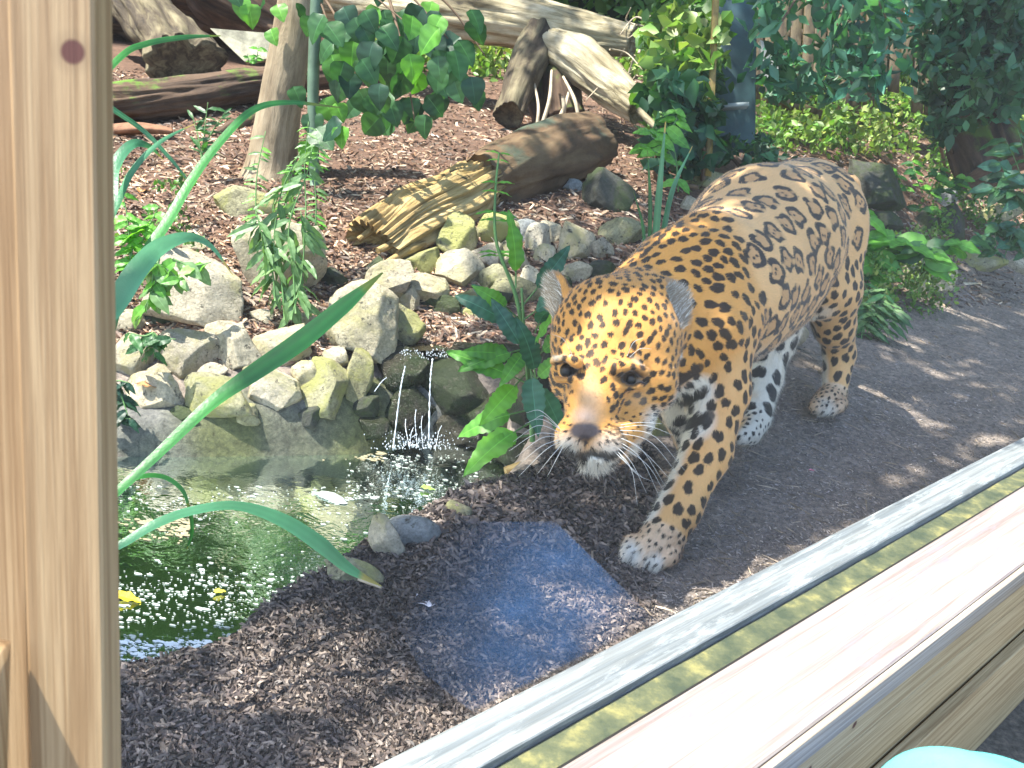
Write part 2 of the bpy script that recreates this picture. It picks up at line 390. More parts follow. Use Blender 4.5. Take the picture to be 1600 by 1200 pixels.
# soil colour by place: dark wet mulch, grey-brown path, red-brown bed, mossy concrete
def soil_col(x, y, sdv=None):
    x = np.asarray(x); y = np.asarray(y)
    if sdv is None: sdv = poly_sd(x, y, pond)
    c = np.tile(np.array([.29, .25, .215]), (len(x), 1))
    hh = hgt(x, y)
    bed = np.clip((hh - .13) / .08, 0, 1) * np.clip((5.5 - x * 1.0) / 1, 0, 1); bed = bed[:, None]
    c = c * (1 - bed) + np.array([.17, .10, .065]) * bed
    fr = np.clip(1 - np.abs(sdv - .1) / .25, 0, 1) * (y < 1.95); fr = (fr * (hh < .1))[:, None]
    c = c * (1 - fr) + np.array([.075, .064, .060]) * fr
    return c
c = soil_col(gxf, gyf, sdv)
uw = np.clip((-sdv) / .02, 0, 1)[:, None]; c = c * (1 - uw) + np.array([.035, .06, .02]) * uw
conc = ((sdv > -.03) & (sdv < .11) & (gyf > 1.98) & (gxf < -.15)).astype(float)[:, None]
mossn = np.clip(fbm(gxf, gyf, 14, 3, 11) + .5, 0, 1)[:, None]
c = c * (1 - conc) + conc * (np.array([.19, .20, .19]) * (1 - mossn) + np.array([.15, .17, .07]) * mossn)
vis = (s_ > -.10)[:, None]; c = np.where(vis, np.array([.22, .20, .17]), c)
ii, jj = np.meshgrid(np.arange(sh[0] - 1), np.arange(sh[1] - 1), indexing='ij'); a = (ii * sh[1] + jj).ravel()
Fq = np.stack([a, a + sh[1], a + sh[1] + 1, a + 1], 1)
me = mesh_np('ground', np.stack([gxf, gyf, h], 1), Fq, [M_soil], True, c)
link('ground', me, kind='structure')

# pond water
m, nt, pb = new_mat('pond_water'); v = vec(nt)
nt.nodes.remove(pb)
tr = N(nt, 'ShaderNodeBsdfTransparent'); tr.inputs[0].default_value = (.34, .52, .25, 1)
gl = N(nt, 'ShaderNodeBsdfGlossy'); gl.inputs['Roughness'].default_value = .03; gl.inputs['Color'].default_value = (.85, .95, .9, 1)
df = N(nt, 'ShaderNodeBsdfDiffuse'); df.inputs[0].default_value = (.008, .045, .020, 1)
fr = N(nt, 'ShaderNodeFresnel'); fr.inputs[0].default_value = 1.36
b = bump(nt, None, noise(nt, v, 18, 3, .5, .5), .22, .010); b = bump(nt, None, noise(nt, vec(nt, (1, 1.8, 1)), 80, 2, .5), .12, .003, b)
nt.links.new(b, gl.inputs['Normal']); nt.links.new(b, fr.inputs['Normal'])
m1 = N(nt, 'ShaderNodeMixShader'); m1.inputs[0].default_value = .38; nt.links.new(tr.outputs[0], m1.inputs[1]); nt.links.new(df.outputs[0], m1.inputs[2])
m2 = N(nt, 'ShaderNodeMixShader'); nt.links.new(fr.outputs[0], m2.inputs[0]); nt.links.new(m1.outputs[0], m2.inputs[1]); nt.links.new(gl.outputs[0], m2.inputs[2])
nt.links.new(m2.outputs[0], nt.nodes['Material Output'].inputs[0]); M_water = m
cen = pond.mean(0); ring = pond + (pond - cen) / np.linalg.norm(pond - cen, axis=1)[:, None] * .03
V = np.vstack([[*cen, WATER_Z], np.column_stack([ring, np.full(len(ring), WATER_Z)])]); n = len(ring)
Ft = np.array([(0, 1 + i, 1 + (i + 1) % n) for i in range(n)])
link('pond_water', mesh_np('pond_water', V, Ft, [M_water], False), kind='structure')

# ---------------------------------------------------------------- rocks
def ico(sub):
    bm = bmesh.new(); bmesh.ops.create_icosphere(bm, subdivisions=sub, radius=1)
    V = np.array([v.co[:] for v in bm.verts]); Fs = np.array([[x.index for x in f.verts] for f in bm.faces]); bm.free(); return V, Fs
ICO4, ICO5 = ico(4), ico(5)
def rock_geo(center, ax, ay, az, facets=9, seed=0, soft=.0, hi=False, amp=.035, cut=(.60, .85)):
    r = np.random.default_rng(seed); V, Fs = (ICO5 if hi else ICO4); V = V.copy()
    V *= 1.12
    for k in range(facets):
        n = r.normal(size=3); n /= np.linalg.norm(n); d = r.uniform(*cut)
        s = V @ n; over = np.clip(s - d, 0, None); V -= (over * (1 - soft))[:, None] * n
    L = np.linalg.norm(V, axis=1)
    o = r.uniform(0, 50, 3)
    def nz(f, a):
        q = V * f + o
        return a * (np.sin(q[:, 0] * 1.7 + np.sin(q[:, 1] * 2.3)) * np.cos(q[:, 2] * 1.9 + q[:, 0]) + np.sin(q[:, 1] * 2.9 + q[:, 2] * 1.3) * .6)
    V *= (1 + nz(2.2, amp) + nz(6, amp * .5) + nz(15, amp * .22))[:, None]
    mx = np.abs(V).max(0); V /= mx
    return center + V[:, :1] * ax + V[:, 1:2] * ay + V[:, 2:] * az, Fs
def rock_at(u, v, w, hp, D=None, rot=0, deep=.8, **kw):
    """a rock w x hp photograph pixels large seen at (u, v); stands at its real depth on the terrain"""
    if D is None: _, D = T(u, v + hp * .30)
    c = W(u, v, D); k = D / FPX / 2
    rr = ROLL + R_(rot)
    ca, sa = math.cos(R_(rot)), math.sin(R_(rot))
    ex = CX * ca - CY * sa; ey = CX * sa + CY * ca
    f = np.array([F0[0], F0[1], F0[2]])
    c = c + F0 * min(w, hp) * k * deep * .35
    return rock_geo(c, ex * w * k, f * min(w, hp) * k * deep, ey * hp * k, **kw)

# dry stone wall round the back of the pond
wall = thing('rock_wall', W(330, 650, 2.34), 'low wall of pale limestone rocks stacked along the back of the pond', 'wall')
WALL = [ # u v w h rot seed material
 (288,455,158,122,4,3,'p',14), (430,412,132,122,0,8,'p',9), (200,558,66,86,5,11,'p',8), (291,553,92,80,-3,12,'p',8), (370,546,78,82,20,13,'p',8),
 (444,541,104,68,-30,14,'p',9), (237,612,98,64,-6,15,'w',8), (335,622,112,70,4,16,'y',8), (434,614,84,84,-35,17,'p',8), (508,611,70,92,10,18,'y',8),
 (553,592,50,88,12,19,'y',7), (578,520,115,150,-28,20,'p',8), (604,452,96,78,-38,21,'p',9), (596,512,128,84,-8,22,'y',9), (408,497,46,26,10,23,'p',8),
 (470,500,40,34,0,24,'p',8), (205,505,50,40,0,25,'p',8), (620,430,32,46,-10,26,'g',3), (638,470,30,46,0,27,'p',6), (472,585,44,60,-30,28,'p',7), (250,498,60,36,0,29,'d',8),
 (540,470,40,36,0,30,'d',8), (518,436,44,38,0,31,'d',8), (566,640,60,50,0,32,'d',7), (330,585,44,34,5,33,'p',7), (400,582,44,36,-8,34,'y',7), (245,580,40,30,0,35,'p',7), (520,560,44,40,10,36,'p',7), (350,520,60,34,4,37,'p',7), (385,648,50,34,0,38,'y',6), (480,650,46,36,0,39,'d',6), (285,650,40,30,0,40,'d',6)]
MATS = dict(p=M_rock, y=M_rock_moss, w=M_rock, d=M_rock_dark, g=M_rock_grey, x=M_rock_wet)
TINT = dict(p=(1, 1, 1), y=(1.05, 1.05, 1.0), w=(1.25, 1.22, 1.2), d=(1, 1, 1), g=(1, 1, 1), x=(1, 1, 1))
def stones(lst, root, name='stone'):
    for (u, v_, w, h_, rot, seed, k, fc) in lst:
        w *= 1.17; h_ *= 1.14
        V, Fs = rock_at(u, v_, w, h_, None, rot, seed=seed, facets=fc + 4, hi=w > 90)
        t = TINT[k]; j = rng.uniform(.85, 1.12)
        part(name, V, Fs, MATS[k], root, True, color=(t[0] * j, t[1] * j, t[2] * j * rng.uniform(.93, 1.03)))
stones(WALL, wall)
# rocks piled above the little fall
pile = thing('rock_cascade', W(720, 600, 2.6), 'heap of small rocks and wet ledges that the little waterfall runs over', 'rock pile')
PILE = [(660,410,66,44,-10,41,'y',6), (656,452,80,62,5,42,'p',7), (709,425,84,66,-6,43,'p',8), (718,368,66,84,-14,44,'y',9), (771,362,74,56,-4,45,'y',8),
 (821,365,44,46,0,46,'g',2), (842,378,40,54,8,47,'p',5), (857,364,38,40,0,48,'p',4), (764,404,58,50,6,49,'p',7), (802,402,50,52,0,50,'p',7), (853,402,36,40,0,51,'p',5),
 (896,380,62,72,6,52,'p',6), (901,428,54,38,0,53,'p',4), (939,390,38,44,10,54,'p',7), (976,360,70,66,0,55,'y',8), (773,436,60,46,-8,56,'y',7), (800,456,90,44,-12,57,'y',7),
 (745,470,100,46,-6,58,'d',7), (752,485,100,24,-10,59,'y',6), (690,478,80,36,0,60,'d',7), (830,440,46,50,0,61,'p',6), (860,450,60,60,0,62,'d',6), (940,428,50,40,0,63,'d',6),
 (590,420,44,38,0,64,'d',6), (780,566,96,52,-5,66,'x',7), (793,575,50,40,0,67,'y',6), (620,575,90,80,-20,68,'x',6), (700,600,150,110,0,69,'x',8), (630,640,110,90,10,70,'x',8), (770,650,110,110,0,71,'x',8),
 (700,668,130,60,0,72,'x',7), (840,610,90,120,0,73,'x',7), (575,668,60,40,0,74,'x',6), (660,556,100,34,-4,75,'x',6), (738,552,84,30,6,76,'x',6), (800,700,90,60,0,77,'x',6)]
stones(PILE, pile)
# single boulders and rocks
SINGLE = [ # u v w h rot seed kind facets label
 (382,316,136,70,3,81,'y',9,'flat mossy yellow-green rock lying on the mulch below the tree trunk'),
 (305,386,46,30,0,82,'p',7,'small pale stone half sunk in mulch above the wall'),
 (950,302,100,84,0,83,'d',9,'dark grey boulder lying just right of the smooth brown log end'),
 (893,291,36,26,0,84,'g',3,'small smooth blue-grey pebble touching the smooth brown log'),
 (1108,286,100,48,-4,85,'y',6,'flat olive rock lying behind the back of the jaguar'),
 (1078,320,40,30,0,86,'p',6,'small grey stone under the flat olive rock'),
 (1372,292,112,124,-42,87,'d',9,'large dark slab leaning behind the rump of the jaguar'),
 (1492,294,92,44,-24,88,'y',8,'long olive rock slanting down in the right-hand rockery'),
 (1478,312,46,38,-20,89,'g',5,'rounded brownish stone tucked beneath the long olive rock'),
 (1490,352,76,72,-20,90,'d',7,'green rounded boulder with moss in the right-hand rockery'),
 (1545,268,50,64,10,91,'y',8,'pointed pale green stone standing up against the dark stump'),
 (1558,338,100,38,-14,92,'y',8,'flat layered stone low at the right edge'),
 (1388,346,70,44,0,93,'d',7,'dark stone under the leaning slab'),
 (1366,384,60,52,10,94,'d',6,'grey-green stone beside the hip of the jaguar'),
 (1425,424,150,70,6,95,'p',8,'broad light mossy stone edging the path beneath the herbs'),
 (1532,410,90,40,0,96,'y',7,'low mossy stone at the top edge of the path'),
 (1590,416,44,34,0,97,'p',5,'small pale cobble at the far end of the path'),
 (1236,526,60,50,0,98,'p',7,'pale stone seen under the belly of the jaguar'),
 (1040,660,52,70,0,99,'y',8,'rough mossy stone seen between the chin and foreleg of the jaguar'),
 (1445,345,50,40,0,100,'d',6,'dark stone between the slab and the green boulder'),
 (638,834,102,58,0,101,'g',0,'smooth round grey cobble on the near pond edge'),
 (603,842,56,82,-28,102,'p',4,'knobbly pale stone leaning against the grey cobble'),
 (548,896,108,44,16,103,'y',4,'low cream-coloured stone under the tip of the arching reed'),
 (722,800,56,34,24,104,'y',4,'small cream stone half buried in chips by the water'),
 (1570,290,50,44,0,105,'d',7,'small dark stone below the dark stump at the right edge')]
for (u, v_, w, h_, rot, seed, k, fc, lab) in SINGLE:
    V, Fs = rock_at(u, v_, w, h_, None, rot, seed=seed, facets=(fc + 3 if fc > 3 else fc), hi=w > 90, deep=.9)
    solo('rock', V, Fs, MATS[k], lab, 'rock', 'loose rocks around the enclosure', color=(1, 1, 1))
# submerged blocks
blocks = thing('paving_blocks', Z(330, 830, -.22), 'row of square grey blocks lying under the green pond water', 'blocks')
for i, (u, v_, w, hp, r) in enumerate([(230,800,85,34,-6), (345,835,60,60,3), (425,830,95,62,-3), (515,838,100,60,2), (255,845,60,44,4), (210,905,60,40,4)]):
    c = Z(u, v_, -.15); D = depth_of(c); k = D / FPX / 2; a = R_(r)
    e = np.array([math.cos(a), math.sin(a), 0]); g = np.array([-math.sin(a), math.cos(a), 0])
    V, Fq = board(c - e * w * k - [0, 0, .02], c + e * w * k - [0, 0, .02], g * hp * k * 1.6, np.array([0, 0, .03]))
    part('block', V, Fq, M_rock_grey, blocks, False, color=(.95, 1, .85))
# ---------------------------------------------------------------- viewing window: sill boards, post, pane
SZ = .15
def S(t, s, z): return np.array([SP[0] + SDIR[0] * t + SN[0] * s, SP[1] + SDIR[1] * t + SN[1] * s, z])
ND = np.array([SN[0], SN[1], 0]); TD = np.array([SDIR[0], SDIR[1], 0]); UP = np.array([0, 0, 1.0])
M_post = wood_mat('planed_pine', (.46, .32, .175), (.33, .21, .105), tuple(W(102, -160, .458) - W(131, 1400, .552)), None, 150, [(tuple(W(116, 82, .461)), .0062)])
M_sill_w = wood_mat('sun_bleached_pine', (.40, .355, .325), (.25, .21, .20), TD, None, 70, rough=.7, blotch=((.23, .20, .215), 70, .50))
M_face = wood_mat('pine_face_board', (.56, .45, .27), (.38, .28, .15), TD, None, 30)
M_edge = wood_mat('rounded_pine_edge', (.50, .44, .36), (.30, .26, .22), TD, None, 60)
M_greyb = wood_mat('weathered_grey_board', (.22, .245, .25), (.13, .155, .17), TD, None, 60, rough=.8, blotch=((.30, .33, .33), 60, .5))
M_green = plain('algae_green_board', (.22, .25, .14), .6, 22, .35)
m, nt, pb = new_mat('algae_board'); v = vec(nt)
base = ramp(nt, noise(nt, v, 20, 5, .65), [(.38, (.045, .06, .035)), (.54, (.10, .11, .055)), (.70, (.26, .24, .09))])
nt.links.new(base, pb.inputs['Base Color']); pb.inputs['Roughness'].default_value = .5; bump(nt, pb, noise(nt, v, 120, 4, .6), .3, .002); M_green = m
M_gask = plain('black_rubber', (.015, .014, .012), .5)
win = thing('viewing_window', S(0, 0, -.35), 'timber viewing window with bleached sill boards and a planed pine post at the left', 'window')
t0, t1 = -.62, 3.2
V, F_ = board(S(t0, -.088, SZ - .015), S(t1, -.088, SZ - .015), ND * .0345, UP * .015, 40); part('sill_board', V, F_, M_greyb, win, False)
V, F_ = board(S(t0, -.030, SZ - .028), S(t1, -.030, SZ - .028), ND * .0225, UP * .015, 60); V[:, 2] += fbm(V[:, 0], V[:, 1], 60, 2, 4) * .0012; part('algae_board', V, F_, M_green, win, False)
V, F_ = board(S(t0, -.004, SZ - .02), S(t1, -.004, SZ - .02), ND * .003, UP * .012, 40); part('rubber_gasket', V, F_, M_gask, win)
V, F_ = board(S(t0, .0705, SZ - .022), S(t1, .0705, SZ - .022), ND * .0700, UP * .022, 60)
part('outer_sill_board', V, F_, M_sill_w, win, False)
V, F_ = board(S(t0, .1465, SZ - .025), S(t1, .1465, SZ - .025), ND * .005, UP * .021, 60); part('edge_strip', V, F_, M_edge, win)
fk = [(tuple(S(t, .121, z)), r) for t, z, r in ((.33, .045, .006), (.50, .06, .005), (.58, .03, .007), (.20, .055, .004), (.24, .02, .006), (.72, .07, .006), (.45, .01, .007))]
M_face = wood_mat('pine_face_board', (.62, .49, .29), (.42, .30, .16), TD, None, 110, fk)
V, F_ = board(S(t0, .112, .043), S(t1, .112, .043), UP * .058, ND * .010, 2); part('face_board', V, F_, M_face, win, False)
V, F_ = board(S(t0, .112, -.085), S(t1, .112, -.085), UP * .066, ND * .009, 2); part('face_board', V, F_, M_face, win, False)
V, F_ = board(S(t0, .112, -.22), S(t1, .112, -.22), UP * .066, ND * .010, 2); part('face_board', V, F_, M_face, win, False)
V, F_ = board(S(t0, .112, -.335), S(t1, .112, -.335), UP * .045, ND * .009, 2); part('face_board', V, F_, M_face, win, False)
V, F_ = board(S(t0, .136, -.255), S(t1, .136, -.255), UP * .125, ND * .011, 2); part('plinth_board', V, F_, M_face, win, False)
# post boards at the left, very near the lens
def vboard(name, uL0, uR0, uL1, uR1, D, th, mat):
    a = W((uL0 + uR0) / 2 - 3, -160, D * .916); b = W((uL1 + uR1) / 2 + 3, 1400, D * 1.104)
    k = D * .94 / FPX / 2; wv = np.array([CX[0], CX[1], 0]); wv /= np.linalg.norm(wv)
    V, F_ = board(b, a, wv * (uR0 - uL0) * k, np.array([-wv[1], wv[0], 0]) * th, 30)
    return part(name, V, F_, mat, win, False)
vboard('post', 30, 160, 66, 178, .50, .012, M_post)
vboard('post_side_board', -80, 36, -40, 72, .535, .012, M_post)
V, F_ = board(W(-40, 1330, .50), W(-32, 1010, .50), np.array([.012, 0, 0]), np.array([0, .008, 0]), 3); part('cover_strip', V, F_, M_post, win)
PANE = -1
# clear pane, with a thin scattering volume added for a pale veil
m = bpy.data.materials.new('window_glass'); m.use_nodes = True; nt = m.node_tree; nt.nodes.remove(nt.nodes['Principled BSDF'])
tr = N(nt, 'ShaderNodeBsdfTransparent'); tr.inputs[0].default_value = (.96, .985, .98, 1); nt.nodes.remove(tr); vs_ = N(nt, 'ShaderNodeVolumePrincipled'); vs_.inputs['Color'].default_value = (.85, .93, 1, 1); vs_.inputs['Density'].default_value = 1.7; nt.links.new(vs_.outputs[0], nt.nodes['Material Output'].inputs['Volume'])
glass = thing('glass_pane', S(.6, .003, SZ), 'large clear glass pane standing on the sill with a blue reflection low down', 'glass pane')
V, F_ = board(S(t0, .004, SZ - .012), S(t0, .004, 2.2), TD * 0 + ND * .0004, ND * 0 + TD * .0004, 2)
c = np.array([S(t0, .001, SZ - .01), S(t1, .001, SZ - .01), S(t1, .001, 2.3), S(t0, .001, 2.3), S(t0, .006, SZ - .01), S(t1, .006, SZ - .01), S(t1, .006, 2.3), S(t0, .006, 2.3)])
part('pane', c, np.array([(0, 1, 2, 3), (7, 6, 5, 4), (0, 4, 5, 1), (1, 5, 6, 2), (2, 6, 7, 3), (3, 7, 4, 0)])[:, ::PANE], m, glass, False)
m = bpy.data.materials.new('reflecting_patch_gloss'); m.use_nodes = True; nt = m.node_tree; nt.nodes.remove(nt.nodes['Principled BSDF'])
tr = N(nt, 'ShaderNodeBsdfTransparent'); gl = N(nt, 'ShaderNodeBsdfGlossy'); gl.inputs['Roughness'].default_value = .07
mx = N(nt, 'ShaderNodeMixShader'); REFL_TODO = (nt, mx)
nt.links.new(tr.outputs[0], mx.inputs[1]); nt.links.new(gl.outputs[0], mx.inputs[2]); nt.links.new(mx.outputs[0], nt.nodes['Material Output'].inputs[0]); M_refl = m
def on_glass(u, v, s=.009):
    a = W(u, v, 1.0) - CAM; k = (s - side(CAM[0], CAM[1])) / (a[0] * SN[0] + a[1] * SN[1]); return CAM + k * a
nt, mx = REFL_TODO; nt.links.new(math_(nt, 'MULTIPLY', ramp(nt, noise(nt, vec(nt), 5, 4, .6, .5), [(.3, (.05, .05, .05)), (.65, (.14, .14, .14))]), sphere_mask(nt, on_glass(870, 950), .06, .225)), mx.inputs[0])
patch_px = [(600, 838), (720, 815), (868, 815), (950, 895), (1030, 975), (1000, 1000), (900, 1050), (745, 1118), (660, 1050), (600, 940)]  # outline and fade of this gloss patch are shaped to hold the blue reflection
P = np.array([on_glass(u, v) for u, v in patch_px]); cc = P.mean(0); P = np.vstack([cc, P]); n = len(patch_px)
part('added_reflecting_patch', P, np.array([(0, 1 + i, 1 + (i + 1) % n) for i in range(n)]), M_refl, glass, False)
# unseen blue seat added outside, outlined so its mirror image fills the patch
def mirror(p): p = np.array(p); d = side(p[0], p[1]); return p - 2 * d * ND
zb = -.12
q = [mirror(Z(u, v, zb)) for u, v in ((480, 740), (868, 815), (1040, 985), (640, 1200))]
m_blue = plain('reflection_blue', (.08, .23, .55), .6, 14, .35)
added_bench = thing('added_bench', (np.mean([a[0] for a in q]), np.mean([a[1] for a in q]), -.38), 'low blue seat added out of view to make the blue reflection in the glass', 'added_bench')
Vq = np.array(q + [a - UP * .03 for a in q])
part('seat', Vq, np.array([(0, 1, 2, 3), (7, 6, 5, 4), (0, 4, 5, 1), (1, 5, 6, 2), (2, 6, 7, 3), (3, 7, 4, 0)]), m_blue, added_bench, False)
cq = np.mean(q, 0)
for a in q:
    b = a * .88 + cq * .12; V, F_ = tube([[b[0], b[1], -.375], [b[0], b[1], zb - .031]], .015, 8); part('leg', V, tri(F_), M_gask, added_bench)

# ---------------------------------------------------------------- logs, trunks
def log_geo(P, r, nseg=28, nl=60, amp=.05, ridge=.0, rk=9, seed=0, flat=1.0, capin=.0):
    """tube with bark relief; returns verts, quads and local coords for the grain"""
    Q = catmull(P, nl); r = np.interp(np.linspace(0, 1, nl), np.linspace(0, 1, len(r)), r)
    Tn = np.gradient(Q, axis=0); Tn /= np.linalg.norm(Tn, axis=1)[:, None]
    ref = np.array([0, 0, 1.0]) if abs(Tn[0][2]) < .8 else np.array([1.0, 0, 0])
    Nn = np.cross(Tn[0], ref); Nn /= np.linalg.norm(Nn); rr = np.random.default_rng(seed); ph = rr.uniform(0, 6.28, 12)
    Ls = np.concatenate([[0], np.cumsum(np.linalg.norm(np.diff(Q, axis=0), axis=1))]); V = []; L = []
    a = np.arange(nseg) * 2 * math.pi / nseg
    def prof(k_):
        x_ = rr.normal(size=k_); x_ = np.where(x_ < -.9, -2.4, x_ * .45); return x_
    pf = [(prof(int(rk * 3)), prof(int(rk * 3))) for _ in range(3)]
    def pe(x_, aa): 
        f_ = (aa / (2 * math.pi) * len(x_)) % len(x_); i_ = f_.astype(int); t_ = f_ - i_; return x_[i_] * (1 - t_) + x_[(i_ + 1) % len(x_)] * t_
    for i in range(nl):
        Nn = Nn - Tn[i] * (Nn @ Tn[i]); Nn /= np.linalg.norm(Nn); B = np.cross(Tn[i], Nn)
        l = Ls[i]; R = r[0] * 0 + r[i]
        d = 1 + amp * (np.sin(2 * a + ph[0] + l * 2) * .6 + np.sin(3 * a + ph[1] - l * 5) * .5 + np.sin(l * 9 + ph[2] + a) * .4 + np.sin(l * 23 + 4 * a + ph[3]) * .25)
        if ridge: 
            w = a + .25 * np.sin(l * 4 + ph[4]) / (1 + rk * .05)
            kk = int(l * 5) % 3; fr_ = l * 5 - int(l * 5); mix_ = sum(w8 * (pe(pf[q8][0], w) + .6 * pe(pf[q8][1], w * 2)) for q8, w8 in ((kk, 1 - fr_), ((kk + 1) % 3, fr_)))
            d += ridge * .9 * mix_ if rk > 9 else ridge * (np.abs(np.sin(w * rk * .5 + ph[5] + .6 * np.sin(l * 7 + ph[9]))) ** .7 + .6 * np.abs(np.sin(w * rk * 1.27 + ph[6] + .5 * np.sin(l * 11))) - .9 + .35 * np.sin(w * rk * 1.9 + ph[7]))
        V.append(Q[i] + (R * d)[:, None] * (np.cos(a)[:, None] * Nn + np.sin(a)[:, None] * B * flat))
        L.append(np.stack([np.cos(a) * R, np.sin(a) * R, np.full(nseg, l)], 1))
    V = np.concatenate(V); L = np.concatenate(L); Fq = []
    for i in range(nl - 1):
        for j in range(nseg):
            k = (j + 1) % nseg; Fq.append((i * nseg + j, i * nseg + k, (i + 1) * nseg + k, (i + 1) * nseg + j))
    Ft = tri(np.array(Fq))
    for base, q, tdir in ((0, Q[0], Tn[0]), ((nl - 1) * nseg, Q[-1], -Tn[-1])):
        ringv = V[base:base + nseg]; inner = q + (ringv - q) * .75 + tdir * capin * .6; V2 = np.vstack([inner, q + tdir * capin]); o = len(V)
        V = np.vstack([V, V2]); L = np.vstack([L, L[base:base + nseg] * .75, [[0, 0, L[base][2]]]])
        for j in range(nseg):
            k = (j + 1) % nseg; Ft = np.vstack([Ft, [(base + j, base + k, o + k), (base + j, o + k, o + j), (o + j, o + k, o + nseg)]])
    return V, Ft, L
def add_lc(o, L):
    a = o.data.attributes.new('lc', 'FLOAT_VECTOR', 'POINT'); a.data.foreach_set('vector', np.asarray(L, np.float32).ravel())
def px_r(pxw, D): return pxw * D / FPX / 2
def log_px(pts, mat, label=None, cat='log', name='log', parent=None, **kw):
    """pts: (u, v, D, width in pixels)"""
    P = [W(u, v, D) for u, v, D, w in pts]; r = [px_r(w, D) for u, v, D, w in pts]
    V, Ft, L = log_geo(P, r, **kw)
    o = part(name, V, Ft, mat, parent) if parent is not None else solo(name, V, Ft, mat, label, cat)
    add_lc(o, L); return o
# split log in the middle: frayed yellow half and smooth brown half
lg = thing('split_log', W(640, 390, 3.0), 'split fallen log in the middle with a frayed yellow lower end', 'log')
a_ = log_px([(582,385,2.98,96),(640,345,3.12,112),(700,318,3.28,112),(752,285,3.42,92)], M_log_yellow, name='frayed_wood', parent=lg, amp=.10, ridge=.10, rk=22, nseg=220, nl=110, seed=3, capin=.06, flat=.85)
log_px([(748,292,3.40,92),(800,270,3.55,108),(870,240,3.78,110),(928,222,3.98,86)], M_log_smooth, name='barked_wood', parent=lg, amp=.11, ridge=.035, rk=12, nseg=60, nl=60, seed=5, capin=.02)
for i, (p0, p1, w) in enumerate([((552,358,3.05),(700,275,3.4),22), ((590,392,2.93),(720,345,3.22),16), ((600,412,2.93),(690,372,3.12),14), ((720,345,3.25),(905,215,3.9),14), ((560,375,2.98),(640,330,3.1),14), ((725,330,3.3),(760,265,3.5),20)]):
    log_px([(*p0, w * .6), ((p0[0] + p1[0]) / 2, (p0[1] + p1[1]) / 2 - 4, (p0[2] + p1[2]) / 2 - .03, w), (*p1, w * .4)], M_log_yellow, name='splinter', parent=lg, amp=.12, ridge=.15, rk=9, nseg=20, nl=30, seed=10 + i)
# top horizontal log with its two broken roots
log_px([(470,-20,5.6,96),(640,8,5.3,92),(800,30,5.1,88),(900,50,5.0,74),(990,66,4.9,46)], M_log_pale, 'long grey weathered trunk lying across the top of the enclosure', amp=.05, ridge=.05, rk=16, nseg=90, nl=90, seed=21, capin=.03)
log_px([(862,72,4.95,60),(905,95,4.85,74),(955,135,4.7,66),(1000,172,4.55,44)], M_log_pale, 'bleached root slanting down to the right under the long trunk', 'root', 'dead_root', amp=.08, ridge=.08, rk=14, nseg=70, nl=50, seed=22, capin=.06)
log_px([(850,60,5.0,70),(822,110,4.85,60),(805,150,4.7,50),(795,180,4.62,50)], M_stump, 'dark hollow branch stub standing under the long trunk', 'branch', 'branch_stub', amp=.1, ridge=.06, rk=10, nseg=50, nl=40, seed=23, capin=.05)
log_px([(880,100,5.0,80),(870,150,4.95,90),(880,195,4.9,80)], M_log_dark, 'dark rotten root mass in the hollow under the bleached root', 'root', 'dead_root', amp=.12, ridge=.08, rk=11, nseg=50, nl=30, seed=24)
for i, (p, q, w) in enumerate([((860,205),(890,140),7), ((845,200),(862,110),6), ((880,150),(872,205),7), ((838,205),(835,130),5), ((905,190),(880,120),6)]):
    log_px([(p[0], p[1], 4.6, w), ((p[0] + q[0]) / 2 + 5, (p[1] + q[1]) / 2, 4.62, w), (*q, 4.75, w * .6)], M_root, ['thin dry stick leaning at the rotten root', 'dry stick standing between branch stub and rotten root', 'short dry stick low on the rotten root', 'thinnest stick beside the branch stub', 'stick leaning against the bleached root'][i], 'stick', 'stick', amp=.1, nseg=8, nl=12, seed=30 + i)
# tangle of thin branches right of the trunk's end
tang = thing('branch_tangle', W(980, 120, 4.8), 'tangle of thin pale dry branches at the bright end of the long trunk', 'branches')
for i in range(16):
    u, v_ = rng.uniform(935, 1030), rng.uniform(20, 120); a = rng.uniform(0, 6.28); l = rng.uniform(40, 90); D = rng.uniform(4.6, 5.0)
    b = a + rng.uniform(-1.6, 1.6)
    P = catmull([W(u, v_, D), W(u + l * .4 * math.cos(a), v_ + l * .4 * math.sin(a), D + .05), W(u + l * .4 * math.cos(a) + l * .5 * math.cos(b), v_ + l * .4 * math.sin(a) + l * .5 * math.sin(b), D - .05)], 12)
    V, F_ = tube(P, np.linspace(.006, .002, 12), 6); part('twig', V, tri(F_), M_root, tang)
# left: mossy log and bark pieces
log_px([(60,175,4.0,92),(180,165,4.2,88),(300,150,4.5,80),(420,128,4.8,60),(540,118,5.1,40)], M_log_dark, 'long dark mossy log lying behind the leaning tree trunk on the left', amp=.07, ridge=.06, rk=14, nseg=80, nl=80, seed=41, flat=.8)
log_px([(160,205,3.95,40),(215,200,3.95,34),(270,205,4.0,18)], plain('red_brown_bark', (.26, .13, .07), .85, 30, .5, .8), 'slab of red-brown bark lying against the foot of the dark mossy log', 'bark', 'bark_slab', amp=.15, nseg=30, nl=30, seed=42, flat=.5)
log_px([(330,215,4.1,10),(360,205,4.2,28),(400,190,4.4,26),(420,178,4.5,10)], M_log_dark, 'short dark rotten branch in front of the mossy log', 'branch', 'branch', amp=.15, ridge=.05, nseg=24, nl=24, seed=43)
